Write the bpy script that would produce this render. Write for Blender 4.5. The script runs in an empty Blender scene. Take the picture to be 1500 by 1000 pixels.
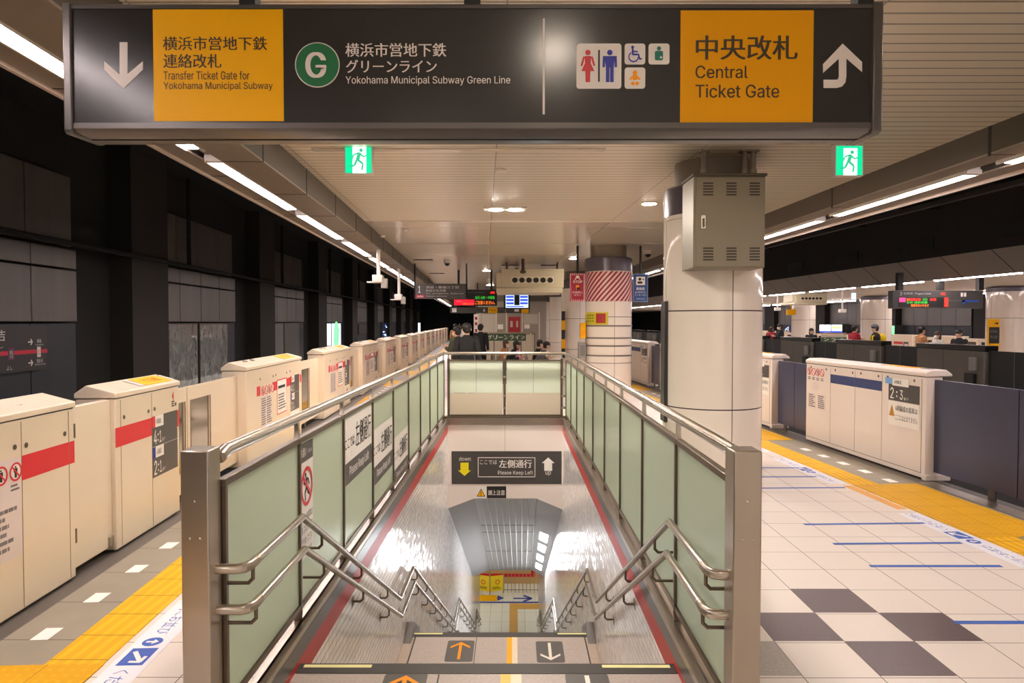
import bpy, math, random
from mathutils import Matrix, Vector
random.seed(7)
SC = bpy.context.scene
COL = SC.collection
PI = math.pi
def R(d): return math.radians(d)
# ------------------------------------------------------------------ camera, world, exposure
F = 1042.0; CH = 1.82
cam = bpy.data.cameras.new('camera'); cam.sensor_width = 36; cam.lens = 36 * F / 1500; cam.clip_end = 300; cam.clip_start = .05
CAM = bpy.data.objects.new('camera', cam); COL.objects.link(CAM)
CAM.location = (0, 0, CH); CAM.rotation_euler = (R(90 - 1.54), 0, R(.11)); SC.camera = CAM
W = bpy.data.worlds.new('world'); SC.world = W; W.use_nodes = True
bg = W.node_tree.nodes['Background']; bg.inputs[0].default_value = (1, .88, .76, 1); bg.inputs[1].default_value = .6
vs = SC.view_settings; vs.view_transform = 'Standard'; vs.look = 'None'; vs.gamma = 1; vs.use_curve_mapping = False
vs.exposure = 1.12
SC.cycles.use_denoising = True
SC.cycles.max_bounces = 8; SC.cycles.glossy_bounces = 4; SC.cycles.sample_clamp_indirect = 6
LAMP = 20.0            # strength of the platform edge lamps
MR = Matrix.Rotation(R(.11), 3, 'Z') @ Matrix.Rotation(R(90 - 1.54), 3, 'X')
def ray(px, py): return MR @ Vector(((px - 750) / F, (500 - py) / F, -1))
def at(px, py, Y):                                   # point on the plane y = Y
    d = ray(px, py); t = Y / d.y; return Vector((d.x * t, Y, CH + d.z * t))
def fl(px, py, z=0.0):                               # point on the floor
    d = ray(px, py); t = (z - CH) / d.z; return Vector((d.x * t, d.y * t, z))
# ------------------------------------------------------------------ frames: the tracks run slightly askew to the tile grid
I4 = Matrix.Identity(4)
AL, AR, AC, AO = R(2.9), R(4.2), R(2.0), R(3.4)
ML, MRT, MC, MO = (Matrix.Rotation(a, 4, 'Z') for a in (AL, AR, AC, AO))
FR = I4
def frame(m):
    global FR
    FR = m
# ------------------------------------------------------------------ materials
def srgb(c):
    f = lambda v: v / 12.92 if v <= .04045 else ((v + .055) / 1.055) ** 2.4
    return tuple(f(x / 255) for x in c) + (1,)
class NT:
    def __init__(s, m): s.t = m.node_tree; s.n = s.t.nodes; s.p = s.n['Principled BSDF']
    def new(s, k, **kw):
        n = s.n.new(k)
        for a, b in kw.items(): setattr(n, a, b)
        return n
    def link(s, a, b): s.t.links.new(a, b)
    def val(s, i, v):
        if isinstance(v, (int, float)): i.default_value = v
        else: s.link(v, i)
    def math(s, op, a, b=0.0):
        n = s.new('ShaderNodeMath', operation=op); s.val(n.inputs[0], a); s.val(n.inputs[1], b); return n.outputs[0]
    def mix(s, f, a, b):
        n = s.new('ShaderNodeMix', data_type='RGBA'); s.val(n.inputs[0], f)
        for i, v in ((6, a), (7, b)):
            if isinstance(v, tuple): n.inputs[i].default_value = v
            else: s.link(v, n.inputs[i])
        return n.outputs[2]
    def noise(s, scale, vec=None, detail=3, stretch=None):
        n = s.new('ShaderNodeTexNoise'); n.inputs['Scale'].default_value = scale; n.inputs['Detail'].default_value = detail
        v = vec or s.new('ShaderNodeTexCoord').outputs['Object']
        if stretch:
            mp = s.new('ShaderNodeMapping'); mp.inputs['Scale'].default_value = stretch; s.link(v, mp.inputs[0]); v = mp.outputs[0]
        s.link(v, n.inputs['Vector']); return n.outputs[0]
    def xyz(s, object_space=False):
        src = s.new('ShaderNodeTexCoord').outputs['Object'] if object_space else s.new('ShaderNodeNewGeometry').outputs['Position']
        n = s.new('ShaderNodeSeparateXYZ'); s.link(src, n.inputs[0]); return n.outputs
    def line(s, v, period, width, off=0.0):          # 1 on a line every period
        a = s.math('ADD', v, -off + 1000 * period); b = s.math('PINGPONG', a, period / 2); return s.math('LESS_THAN', b, width / 2)
    def bump(s, h, strength=.2, dist=.01):
        b = s.new('ShaderNodeBump'); b.inputs['Strength'].default_value = strength; b.inputs['Distance'].default_value = dist
        s.link(h, b.inputs['Height']); s.link(b.outputs[0], s.p.inputs['Normal'])
MATS = {}
def mat(name, c=(200, 200, 200), rough=.5, metal=0.0, emit=0.0, ecol=None, var=0.0, vscale=8, spec=.5, coat=0.0, stretch=None):
    if name in MATS: return MATS[name]
    m = bpy.data.materials.new(name); m.use_nodes = True; k = NT(m); p = k.p
    col = srgb(c); p.inputs['Base Color'].default_value = col; p.inputs['Roughness'].default_value = rough; p.inputs['Metallic'].default_value = metal
    p.inputs['Specular IOR Level'].default_value = spec; p.inputs['Coat Weight'].default_value = coat
    if emit:
        p.inputs['Emission Color'].default_value = srgb(ecol or c); p.inputs['Emission Strength'].default_value = emit
    if var:
        n = k.noise(vscale, stretch=stretch); dark = tuple(x * (1 - var) for x in col[:3]) + (1,); lite = tuple(min(1, x * (1 + var)) for x in col[:3]) + (1,)
        k.link(k.mix(n, dark, lite), p.inputs['Base Color'])
    MATS[name] = m; return m
def special(name, c, rough, fn, metal=0.0, spec=.5):
    m = mat(name, c, rough, metal, spec=spec); k = NT(m); fn(k, srgb(c)); return m
cream = mat('cream_enamel', (226, 210, 188), .32, var=.03, vscale=2)
cream_r = mat('pale_enamel', (228, 216, 208), .3, var=.03, vscale=2)
steel = mat('brushed_steel', (176, 166, 152), .3, .9, var=.12, vscale=6, stretch=(1, 1, .06))
rail_m = mat('rail_steel', (190, 182, 170), .24, .95)
steel_d = mat('dark_bronze_steel', (110, 98, 84), .35, .8)
black = mat('black_plastic', (16, 16, 17), .5)
dark = mat('charcoal_enamel', (72, 69, 68), .38)
signface = mat('charcoal_sign_face', (42, 41, 41), .2)
white = mat('white_print', (238, 234, 228), .5)
yellow = mat('yellow_print', (244, 180, 4), .4, spec=.2)
blackp = mat('black_print', (30, 28, 28), .5)
red = mat('red_print', (214, 30, 44), .4)
blue = mat('blue_print', (40, 84, 176), .5)
blued = mat('deep_blue_print', (24, 48, 150), .5)
green = mat('green_print', (12, 110, 64), .4)
teal = mat('teal_print', (10, 120, 104), .4)
orange = mat('orange_print', (250, 160, 20), .4, spec=.2)
grey = mat('grey_print', (120, 116, 116), .5)
lens_m = mat('lamp_diffuser', (255, 244, 246), .4, emit=LAMP, ecol=(255, 240, 240))
hall_lens = mat('stair_lamp_diffuser', (250, 250, 255), .4, emit=36, ecol=(248, 250, 255))
down_s = mat('stair_downlight_glow', (255, 246, 236), .4, emit=600, ecol=(255, 240, 226))
down_m = mat('downlight_glow', (255, 246, 236), .4, emit=60, ecol=(255, 236, 214))
house_m = mat('white_housing', (226, 220, 212), .4)
taupe = mat('taupe_fascia', (82, 73, 63), .42, .25, var=.06, vscale=1.5)
soffit_m = mat('pale_soffit', (146, 132, 118), .4, .1)
lip_m = mat('trough_lip', (214, 198, 184), .4)
conc = mat('dark_concrete', (38, 32, 28), .8, var=.25, vscale=1.2)
tunnel = mat('tunnel_black', (26, 24, 23), .9, var=.3, vscale=.6)
slab_m = mat('grey_edge_slab', (136, 130, 116), .6, var=.12, vscale=3)
thresh = mat('threshold_metal', (96, 90, 84), .45, .4)
bluedoor = mat('blue_door_enamel', (66, 68, 94), .28, .25, var=.05, vscale=1)
navy = mat('navy_stripe', (40, 58, 112), .4)
opp_grey = mat('olive_grey_back', (112, 104, 92), .5, var=.08, vscale=2)
opp_black = mat('gloss_black_band', (18, 18, 20), .2)
purple = mat('mauve_cap', (96, 90, 100), .3, .2)
neck_m = mat('taupe_neck', (126, 114, 100), .5)
cab_m = mat('olive_cabinet', (140, 131, 112), .4, .1)
slot_m = mat('slot_shadow_metal', (70, 62, 52), .6)
acm = mat('ac_enamel', (206, 196, 168), .45)
skin = mat('skin', (214, 170, 142), .55); hair = mat('black_hair', (22, 18, 17), .5); hairb = mat('brown_hair', (70, 48, 34), .5)
cloth = {k: mat(k + '_cloth', c, .85) for k, c in dict(black=(24, 24, 27), navy=(34, 38, 56), olive=(62, 66, 52), red=(150, 26, 40), tan=(176, 124, 80), white=(222, 218, 210), grey=(96, 96, 100), pink=(206, 130, 160), denim=(46, 52, 70), yellow=(228, 196, 30)).items()}
granite = mat('speckled_tread', (178, 166, 160), .5, var=.28, vscale=60)
groove_m = mat('nosing_rubber', (48, 44, 42), .6)
glow_y = mat('pale_yellow_strip', (240, 236, 170), .5)
tape_m = mat('blue_tape', (34, 88, 178), .5)
soft_white = mat('white_wall_panel', (236, 226, 220), .35)
led_r = mat('led_red', (255, 40, 30), .5, emit=1.0); led_g = mat('led_green', (60, 220, 60), .5, emit=.3); led_o = mat('led_orange', (255, 120, 30), .5, emit=.7); led_p = mat('led_pink', (255, 60, 130), .5, emit=.7)
scr_b = mat('screen_blue', (50, 80, 220), .3, emit=.45); scr_w = mat('screen_white', (200, 225, 255), .3, emit=.55)
ad_w = mat('lit_ad_white', (225, 240, 255), .4, emit=.8); ad_b = mat('lit_ad_blue', (110, 160, 255), .4, emit=.6); ad_g = mat('lit_ad_green', (120, 235, 150), .4, emit=.7)
exit_g = mat('exit_green', (0, 200, 140), .4, emit=.6); exit_w = mat('exit_white', (225, 255, 245), .4, emit=.9)
def glassmat(name, c, alpha, rough):
    m = mat(name, c, rough); k = NT(m)
    tr = k.new('ShaderNodeBsdfTransparent'); tr.inputs[0].default_value = srgb(c); mx = k.new('ShaderNodeMixShader'); mx.inputs[0].default_value = alpha
    out = [n for n in k.n if n.type == 'OUTPUT_MATERIAL'][0]
    k.link(tr.outputs[0], mx.inputs[1]); k.link(k.p.outputs[0], mx.inputs[2]); k.link(mx.outputs[0], out.inputs[0]); return m
def frosted(name, c, tr=.5, rough=.25, var=.05):
    m = mat(name, c, rough, var=var, vscale=1.2); k = NT(m)
    t = k.new('ShaderNodeBsdfTranslucent'); t.inputs[0].default_value = srgb(c); mx = k.new('ShaderNodeMixShader'); mx.inputs[0].default_value = tr
    out = [n for n in k.n if n.type == 'OUTPUT_MATERIAL'][0]
    k.link(k.p.outputs[0], mx.inputs[1]); k.link(t.outputs[0], mx.inputs[2]); k.link(mx.outputs[0], out.inputs[0]); return m
frost = frosted('frosted_green_glass', (218, 230, 214), .55, .22)
frost_p = frosted('pale_frosted_film', (234, 242, 230), .55, .35, .04)
frost_b = frosted('beige_frosted_glass', (226, 218, 202), .5, .35, .03)
doorglass = mat('reflective_door_glass', (150, 140, 124), .07, .75)
plainglass = glassmat('pale_clear_glass', (200, 214, 206), .3, .08)
def _floor(k, c):
    o = k.xyz(); l = k.math('MAXIMUM', k.line(o[0], .4, .006, .29), k.line(o[1], .4, .006))
    pos = k.new('ShaderNodeNewGeometry').outputs['Position']
    n = k.noise(90, pos, 2); n2 = k.noise(1.1, pos, 4)
    cell = k.new('ShaderNodeTexWhiteNoise', noise_dimensions='2D'); cv = k.new('ShaderNodeCombineXYZ')
    k.link(k.math('FLOOR', k.math('DIVIDE', k.math('ADD', o[0], -.29), .4)), cv.inputs[0]); k.link(k.math('FLOOR', k.math('DIVIDE', o[1], .4)), cv.inputs[1]); k.link(cv.outputs[0], cell.inputs['Vector'])
    a = k.mix(n, tuple(x * .86 for x in c[:3]) + (1,), c); b = k.mix(k.math('MULTIPLY', n2, .3), a, tuple(x * .72 for x in c[:3]) + (1,))
    b2 = k.mix(k.math('MULTIPLY', cell.outputs[0], .16), b, srgb((206, 192, 180)))
    k.link(k.mix(l, b2, srgb((104, 92, 84))), k.p.inputs['Base Color'])
floor_m = special('white_floor_tile', (238, 228, 218), .34, _floor)
def _dk(k, c):
    pos = k.new('ShaderNodeNewGeometry').outputs['Position']; k.link(k.mix(k.noise(70, pos, 3), tuple(x * .6 for x in c[:3]) + (1,), tuple(x * 1.35 for x in c[:3]) + (1,)), k.p.inputs['Base Color'])
darktile = special('dark_plum_tile', (84, 62, 60), .34, _dk)
greytile = special('grey_floor_tile', (170, 162, 152), .4, _dk)
def _ceil(k, c):
    o = k.xyz(); l = k.line(o[1], .165, .022); lj = k.line(k.math('ADD', o[0], k.math('MULTIPLY', o[1], .042)), 2.35, .012, -2.2 + 2.35)
    near = k.math('LESS_THAN', o[1], 14.0); l2 = k.math('MAXIMUM', k.math('MULTIPLY', l, near), k.math('MULTIPLY', lj, k.math('LESS_THAN', k.math('ABSOLUTE', k.math('ADD', o[0], -.4)), 3.2)))
    l3 = k.math('MAXIMUM', l2, k.math('MULTIPLY', k.line(o[1], 3.0, .02), k.math('GREATER_THAN', o[1], 14.0)))
    k.link(k.mix(l3, c, tuple(x * .38 for x in c[:3]) + (1,)), k.p.inputs['Base Color'])
    k.link(k.math('ADD', k.math('MULTIPLY', near, .16), .2), k.p.inputs['Roughness'])
    k.bump(k.math('SUBTRACT', 1.0, l2), .5, .006)
ceil_m = special('beige_slatted_ceiling', (226, 216, 198), .36, _ceil, .3)
def _wt(k, c):
    o = k.xyz(); l = k.line(o[2], .06, .0045); v = k.math('MULTIPLY', k.line(o[1], .098, .004), .55)
    ty, tz = k.math('DIVIDE', o[1], .098), k.math('DIVIDE', o[2], .06); cv = k.new('ShaderNodeCombineXYZ'); k.link(k.math('FLOOR', ty), cv.inputs[0]); k.link(k.math('FLOOR', tz), cv.inputs[1])
    wn = k.new('ShaderNodeTexWhiteNoise', noise_dimensions='2D'); k.link(cv.outputs[0], wn.inputs['Vector'])
    tilt = k.math('MULTIPLY', k.math('SUBTRACT', wn.outputs[0], .5), k.math('FRACT', ty))
    h = k.math('ADD', k.math('MULTIPLY', k.math('SUBTRACT', 1.0, l), .12), tilt)
    k.link(k.mix(k.math('MAXIMUM', l, v), c, srgb((104, 98, 96))), k.p.inputs['Base Color']); k.bump(h, .5, .012)
walltile = special('glossy_white_wall_tile', (246, 243, 241), .12, _wt)
def _wp(k, c):
    n = k.noise(.35, None, 2, (1, 1, .3)); n2 = k.noise(5, None, 2, (1, 1, .05)); k.link(k.mix(k.math('MULTIPLY', k.math('ADD', n, n2), .5), tuple(x * .6 for x in c[:3]) + (1,), tuple(x * 1.25 for x in c[:3]) + (1,)), k.p.inputs['Base Color'])
panel_m = special('grey_wall_panel', (106, 100, 96), .42, _wp, .2)
panel_d = special('slate_wall_panel', (46, 48, 56), .4, _wp, .2)
def _pl(k, c):
    o = k.xyz(True); ang = k.math('ARCTAN2', o[1], o[0]); l = k.line(ang, PI / 2, .016, -1.44); h = k.line(o[2], 1.18, .014, .78)
    k.link(k.mix(k.math('MAXIMUM', l, h), c, srgb((70, 62, 58))), k.p.inputs['Base Color'])
pillar_m = special('glossy_cream_pillar_tile', (238, 228, 216), .06, _pl)
def _st(k, c):
    o = k.xyz(True); ang = k.math('MULTIPLY', k.math('ARCTAN2', o[1], o[0]), .61); l = k.line(k.math('ADD', ang, k.math('MULTIPLY', o[2], -.9)), .13, .065)
    k.link(k.mix(l, c, srgb((232, 196, 190))), k.p.inputs['Base Color'])
stripe_m = special('red_white_diagonal_wrap', (150, 24, 44), .35, _st)
def _yt(k, c):                                       # tactile paving: joints and studs
    o = k.xyz(True); j = k.math('MAXIMUM', k.line(o[0], .3, .006), k.line(o[1], .3, .006))
    a = k.math('ADD', k.math('POWER', k.math('PINGPONG', k.math('ADD', o[0], 99.015), .03), 2), k.math('POWER', k.math('PINGPONG', k.math('ADD', o[1], 99.015), .03), 2))
    dot = k.math('LESS_THAN', a, .00014)
    k.link(k.mix(j, k.mix(k.math('MULTIPLY', k.math('ADD', dot, k.noise(4)), .7), tuple(x * .78 for x in c[:3]) + (1,), c), tuple(x * .5 for x in c[:3]) + (1,)), k.p.inputs['Base Color']); k.bump(dot, .8, .005)
tact_dot = special('yellow_dotted_tactile', (224, 168, 26), .5, _yt, spec=.15)
def _yb(k, c):
    o = k.xyz(True); j = k.line(o[1], .3, .01); bar = k.math('LESS_THAN', k.math('PINGPONG', k.math('ADD', o[0], 99.04), .0375), .016)
    k.link(k.mix(j, k.mix(k.math('MULTIPLY', k.math('ADD', bar, k.noise(4)), .6), tuple(x * .72 for x in c[:3]) + (1,), c), tuple(x * .4 for x in c[:3]) + (1,)), k.p.inputs['Base Color']); k.bump(bar, .9, .008)  # shade between the bars is put into the colour
tact_bar = special('yellow_barred_tactile', (238, 182, 30), .5, _yb, spec=.15)
def _sl(k, c):
    o = k.xyz(True); j = k.line(o[1], .55, .008); k.link(k.mix(j, k.mix(k.noise(3), tuple(x * .82 for x in c[:3]) + (1,), tuple(x * 1.1 for x in c[:3]) + (1,)), srgb((70, 64, 56))), k.p.inputs['Base Color'])
slab_m = special('jointed_edge_slab', (142, 134, 118), .55, _sl)
corr = mat('grey_corrugated_sheet', (196, 198, 196), .4, .1)
corr_d = mat('grey_soffit_panel', (184, 186, 186), .42, .1)
# ------------------------------------------------------------------ mesh builder
class MB:
    def __init__(s): s.v = []; s.f = []
    def quad(s, *p):
        n = len(s.v); s.v += [Vector(q) for q in p]; s.f.append(tuple(range(n, n + len(p)))); return s
    def box(s, x0, x1, y0, y1, z0, z1):
        x0, x1 = min(x0, x1), max(x0, x1); y0, y1 = min(y0, y1), max(y0, y1); z0, z1 = min(z0, z1), max(z0, z1)
        n = len(s.v); s.v += [Vector((x, y, z)) for x in (x0, x1) for y in (y0, y1) for z in (z0, z1)]
        s.f += [tuple(n + i for i in q) for q in ((0, 1, 3, 2), (4, 6, 7, 5), (0, 4, 5, 1), (2, 3, 7, 6), (0, 2, 6, 4), (1, 5, 7, 3))]; return s
    def prism(s, pts, axis, a, b):                   # polygon (two other axes, in order) swept along axis
        def mk(p, t):
            q = list(p); q.insert(axis, t); return Vector(q)
        n = len(s.v); m = len(pts); s.v += [mk(p, a) for p in pts] + [mk(p, b) for p in pts]
        s.f += [tuple(range(n + m - 1, n - 1, -1)), tuple(range(n + m, n + 2 * m))] + [(n + i, n + (i + 1) % m, n + m + (i + 1) % m, n + m + i) for i in range(m)]; return s
    def tube(s, pts, r, n=10, sx=1.0):
        pts = [Vector(p) for p in pts]; rings = []; up = None
        for i, p in enumerate(pts):
            t = ((pts[i] - pts[i - 1]).normalized() if i else Vector()) + ((pts[i + 1] - pts[i]).normalized() if i < len(pts) - 1 else Vector())
            t.normalize()
            if up is None: up = Vector((0, 0, 1)) if abs(t.z) < .9 else Vector((0, 1, 0))
            a = t.cross(up).normalized(); b = a.cross(t).normalized(); up = b
            k = 1.0
            if 0 < i < len(pts) - 1: k = 1 / max(.6, math.sqrt(max(.1, (1 + (pts[i] - pts[i - 1]).normalized().dot((pts[i + 1] - pts[i]).normalized())) / 2)))
            rr = r[i] if isinstance(r, (list, tuple)) else r
            rings.append([p + a * (rr * sx * math.cos(2 * PI * j / n)) + b * (rr * k * math.sin(2 * PI * j / n)) for j in range(n)])
        o = len(s.v)
        for q in rings: s.v += q
        for i in range(len(rings) - 1):
            for j in range(n): s.f.append((o + i * n + j, o + i * n + (j + 1) % n, o + (i + 1) * n + (j + 1) % n, o + (i + 1) * n + j))
        s.f += [tuple(range(o + n - 1, o - 1, -1)), tuple(range(o + (len(rings) - 1) * n, o + len(rings) * n))]; return s
    def lathe(s, prof, cx=0, cy=0, n=40):
        o = len(s.v)
        for r, z in prof: s.v += [Vector((cx + r * math.cos(2 * PI * j / n), cy + r * math.sin(2 * PI * j / n), z)) for j in range(n)]
        for i in range(len(prof) - 1):
            for j in range(n): s.f.append((o + i * n + j, o + i * n + (j + 1) % n, o + (i + 1) * n + (j + 1) % n, o + (i + 1) * n + j))
        s.f += [tuple(range(o + n - 1, o - 1, -1)), tuple(range(o + (len(prof) - 1) * n, o + len(prof) * n))]; return s
    def ball(s, c, rx, ry, rz, n=12, m=8, z0=-1.0):
        o = len(s.v); prof = []
        for i in range(m + 1):
            t = -PI / 2 + PI * i / m; prof.append((max(1e-4, math.cos(t)), max(z0, math.sin(t))))
        for r, z in prof: s.v += [Vector((c[0] + rx * r * math.cos(2 * PI * j / n), c[1] + ry * r * math.sin(2 * PI * j / n), c[2] + rz * z)) for j in range(n)]
        for i in range(m):
            for j in range(n): s.f.append((o + i * n + j, o + i * n + (j + 1) % n, o + (i + 1) * n + (j + 1) % n, o + (i + 1) * n + j))
        return s
    def loft(s, rings, n=18):                         # ellipses (cx, cy, z, rx, ry)
        o = len(s.v)
        for cx, cy, z, rx_, ry_ in rings: s.v += [Vector((cx + rx_ * math.copysign(abs(math.cos(2 * PI * j / n)) ** .8, math.cos(2 * PI * j / n)), cy + ry_ * math.sin(2 * PI * j / n), z)) for j in range(n)]
        for i in range(len(rings) - 1):
            for j in range(n): s.f.append((o + i * n + j, o + i * n + (j + 1) % n, o + (i + 1) * n + (j + 1) % n, o + (i + 1) * n + j))
        s.f += [tuple(range(o + n - 1, o - 1, -1)), tuple(range(o + (len(rings) - 1) * n, o + len(rings) * n))]; return s
    def mesh(s, name, m, org):
        me = bpy.data.meshes.new(name); me.from_pydata([(FR @ v) - org for v in s.v], [], s.f); me.update()
        if m: me.materials.append(m)
        for p in me.polygons: p.use_smooth = True
        me.set_sharp_from_angle(angle=R(38)); return me
    def build(s, name, m, parent=None, bevel=0.0, seg=2):
        if parent is None:
            w = [FR @ v for v in s.v]; org = Vector(((min(v.x for v in w) + max(v.x for v in w)) / 2, (min(v.y for v in w) + max(v.y for v in w)) / 2, min(v.z for v in w)))
        else: org = Vector(parent.get('_o', (0, 0, 0)))
        o = bpy.data.objects.new(name, s.mesh(name, m, org)); COL.objects.link(o)
        if parent is None: o.location = org; o['_o'] = tuple(org)
        else: o.parent = parent; o['_o'] = tuple(org)
        if bevel:
            b = o.modifiers.new('edge', 'BEVEL'); b.width = bevel; b.segments = seg; b.limit_method = 'ANGLE'; b.angle_limit = R(40)
        return o
def tag(o, label, cat, group=None, kind=None):
    o['label'] = label; o['category'] = cat
    if group: o['group'] = group
    if kind: o['kind'] = kind
    return o
def thing(name, label, cat, loc, group=None, kind=None):
    o = bpy.data.objects.new(name, None); COL.objects.link(o); o.empty_display_size = .1
    p = FR @ Vector(loc); o.location = p; o['_o'] = tuple(p); return tag(o, label, cat, group, kind)
def struct(o, label, cat): return tag(o, label, cat, None, 'structure')
def dup(root, delta, label, group=None):
    r = root.copy(); COL.objects.link(r); r.location = root.location + delta; r['label'] = label; r['_o'] = tuple(r.location)
    if group: r['group'] = group
    for c in root.children:
        d = c.copy(); COL.objects.link(d); d.parent = r
        for g in c.children:
            e = g.copy(); COL.objects.link(e); e.parent = d
    return r
ORD = 'first second third fourth fifth sixth seventh eighth ninth tenth eleventh twelfth thirteenth fourteenth fifteenth sixteenth seventeenth eighteenth nineteenth twentieth'.split()
# ------------------------------------------------------------------ flat marks on faces
_tc = {}
try:
    import os
    INTER = bpy.data.fonts.load(os.path.join(bpy.utils.resource_path('LOCAL'), 'datafiles', 'fonts', 'Inter.woff2'))
except Exception: INTER = None
from mathutils.geometry import tessellate_polygon
def textmesh(body, bold):
    if (body, bold) not in _tc:
        c = bpy.data.curves.new('t', 'FONT'); c.body = body; c.size = 1; c.fill_mode = 'NONE'; c.resolution_u = 3
        if INTER and all(ord(ch) < 256 for ch in body): c.font = INTER
        o = bpy.data.objects.new('t', c); COL.objects.link(o)
        me = bpy.data.meshes.new_from_object(o.evaluated_get(bpy.context.evaluated_depsgraph_get()))
        co = [(v.co.x, v.co.y) for v in me.vertices]; nx = {}
        for e in me.edges:
            a, b = e.vertices; nx.setdefault(a, []).append(b); nx.setdefault(b, []).append(a)
        bpy.data.objects.remove(o); bpy.data.meshes.remove(me); bpy.data.curves.remove(c)
        seen, loops = set(), []
        for i in range(len(co)):                     # outlines, kept in the glyph's own order
            if i in seen or i not in nx: continue
            lp = [i]; seen.add(i); cur = min(nx[i])
            while cur not in seen: lp.append(cur); seen.add(cur); cur = next((k for k in nx[cur] if k not in seen), i)
            if len(lp) > 2: loops.append([co[k] for k in lp])
        area = lambda l: sum(l[i][0] * l[(i + 1) % len(l)][1] - l[(i + 1) % len(l)][0] * l[i][1] for i in range(len(l))) / 2
        def inside(p, l):
            r = False
            for i in range(len(l)):
                (x0, y0), (x1, y1) = l[i], l[i - 1]
                if (y0 > p[1]) != (y1 > p[1]) and p[0] < (x1 - x0) * (p[1] - y0) / (y1 - y0) + x0: r = not r
            return r
        sg_ = 1 if area(max(loops, key=lambda l: abs(area(l)))) > 0 else -1
        outs = [l for l in loops if area(l) * sg_ > 0]; holes = [l for l in loops if area(l) * sg_ <= 0]
        vs_, fs = [], []
        for li, l in enumerate(outs):
            hs = [h for h in holes if inside(h[0], l) and abs(area(h)) < abs(area(l))]
            polys = [[Vector((x, y, 0)) for x, y in q_] for q_ in [l] + hs]; flat = [p for q_ in polys for p in q_]
            for dx in ((0,) if not bold else (-bold, bold)):
                n = len(vs_); vs_ += [(p.x + dx, p.y, (dx > 0) * .00022 + (li % 3) * .00006) for p in flat]
                for t_ in tessellate_polygon(polys):
                    a_, b_, c_ = (flat[k] for k in t_); ok = (b_ - a_).cross(c_ - a_).z
                    fs.append(tuple(n + k for k in (t_ if ok > 0 else reversed(t_))))
        x0, x1 = min(v[0] for v in vs_), max(v[0] for v in vs_); y0, y1 = min(v[1] for v in vs_), max(v[1] for v in vs_)
        _tc[body, bold] = ([((v[0] - x0), (v[1] - y0), v[2]) for v in vs_], fs, x1 - x0, y1 - y0)
    return _tc[body, bold]
class Face:                                          # a plane with its own u (reading direction) and v (up)
    E = .0016
    def __init__(s, parent, org, u=(1, 0, 0), v=(0, 0, 1)): s.p = parent; s.o = Vector(org); s.u = Vector(u); s.v = Vector(v); s.n = s.u.cross(s.v)
    def on(s, part):                                 # the same face, its marks becoming children of that part
        f = Face(part, s.o, s.u, s.v); f.E = s.E; return f
    def pt(s, a, b, h): return s.o + s.u * a + s.v * b + s.n * h
    def polys(s, name, polys, m, lev=0, th=None):
        b = MB(); h0 = lev * s.E; h1 = h0 + (th or s.E)
        for pi, pts in enumerate(polys):
            h1 = h0 + (th or s.E) + (pi % 7) * .0001
            n = len(b.v); k = len(pts); b.v += [s.pt(x, y, h0) for x, y in pts] + [s.pt(x, y, h1) for x, y in pts]
            ar = sum(pts[i][0] * pts[(i + 1) % k][1] - pts[(i + 1) % k][0] * pts[i][1] for i in range(k))
            q = list(range(k)) if ar > 0 else list(range(k - 1, -1, -1))
            b.f += [tuple(n + i for i in reversed(q)), tuple(n + k + i for i in q)] + [(n + q[i], n + q[(i + 1) % k], n + k + q[(i + 1) % k], n + k + q[i]) for i in range(k)]
        return b.build(name, m, s.p)
    def poly(s, name, pts, m, lev=0, th=None): return s.polys(name, [pts], m, lev, th)
    def rect(s, name, u0, u1, v0, v1, m, lev=0, th=None): return s.polys(name, [[(u0, v0), (u1, v0), (u1, v1), (u0, v1)]], m, lev, th)
    def rrect(s, name, u0, u1, v0, v1, r, m, lev=0): return s.polys(name, [rr(u0, u1, v0, v1, r)], m, lev)
    def disc(s, name, u, v, r, m, lev=0, n=28): return s.polys(name, [circ(u, v, r, n)], m, lev)
    def ring(s, name, u, v, r0, r1, m, lev=0, n=28):
        ps = []
        for i in range(n):
            a, b = 2 * PI * i / n, 2 * PI * (i + 1) / n
            ps.append([(u + r0 * math.cos(a), v + r0 * math.sin(a)), (u + r1 * math.cos(a), v + r1 * math.sin(a)), (u + r1 * math.cos(b), v + r1 * math.sin(b)), (u + r0 * math.cos(b), v + r0 * math.sin(b))])
        return s.polys(name, ps, m, lev)
    def text(s, body, u0, u1, v0, v1, m, lev=1, bold=0.0, name='lettering'):      # fitted into the box
        vs_, fs, w, h = textmesh(body, bold); b = MB(); hh = (lev + 1) * s.E
        b.v = [s.pt(u0 + x / w * (u1 - u0), v0 + y / h * (v1 - v0), hh + dz) for x, y, dz in vs_]; b.f = list(fs)
        return b.build(name, m, s.p)
def circ(u, v, r, n=24): return [(u + r * math.cos(2 * PI * i / n), v + r * math.sin(2 * PI * i / n)) for i in range(n)]
def rr(u0, u1, v0, v1, r, n=5):
    out = []
    for cx, cy, a0 in ((u1 - r, v1 - r, 0), (u0 + r, v1 - r, 90), (u0 + r, v0 + r, 180), (u1 - r, v0 + r, 270)):
        out += [(cx + r * math.cos(R(a0 + 90 * i / n)), cy + r * math.sin(R(a0 + 90 * i / n))) for i in range(n + 1)]
    return out
def bar(a, b, w):
    d = Vector((b[0] - a[0], b[1] - a[1])).normalized(); n = Vector((-d.y, d.x)) * w / 2
    return [(a[0] + n.x, a[1] + n.y), (a[0] - n.x, a[1] - n.y), (b[0] - n.x, b[1] - n.y), (b[0] + n.x, b[1] + n.y)]
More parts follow.
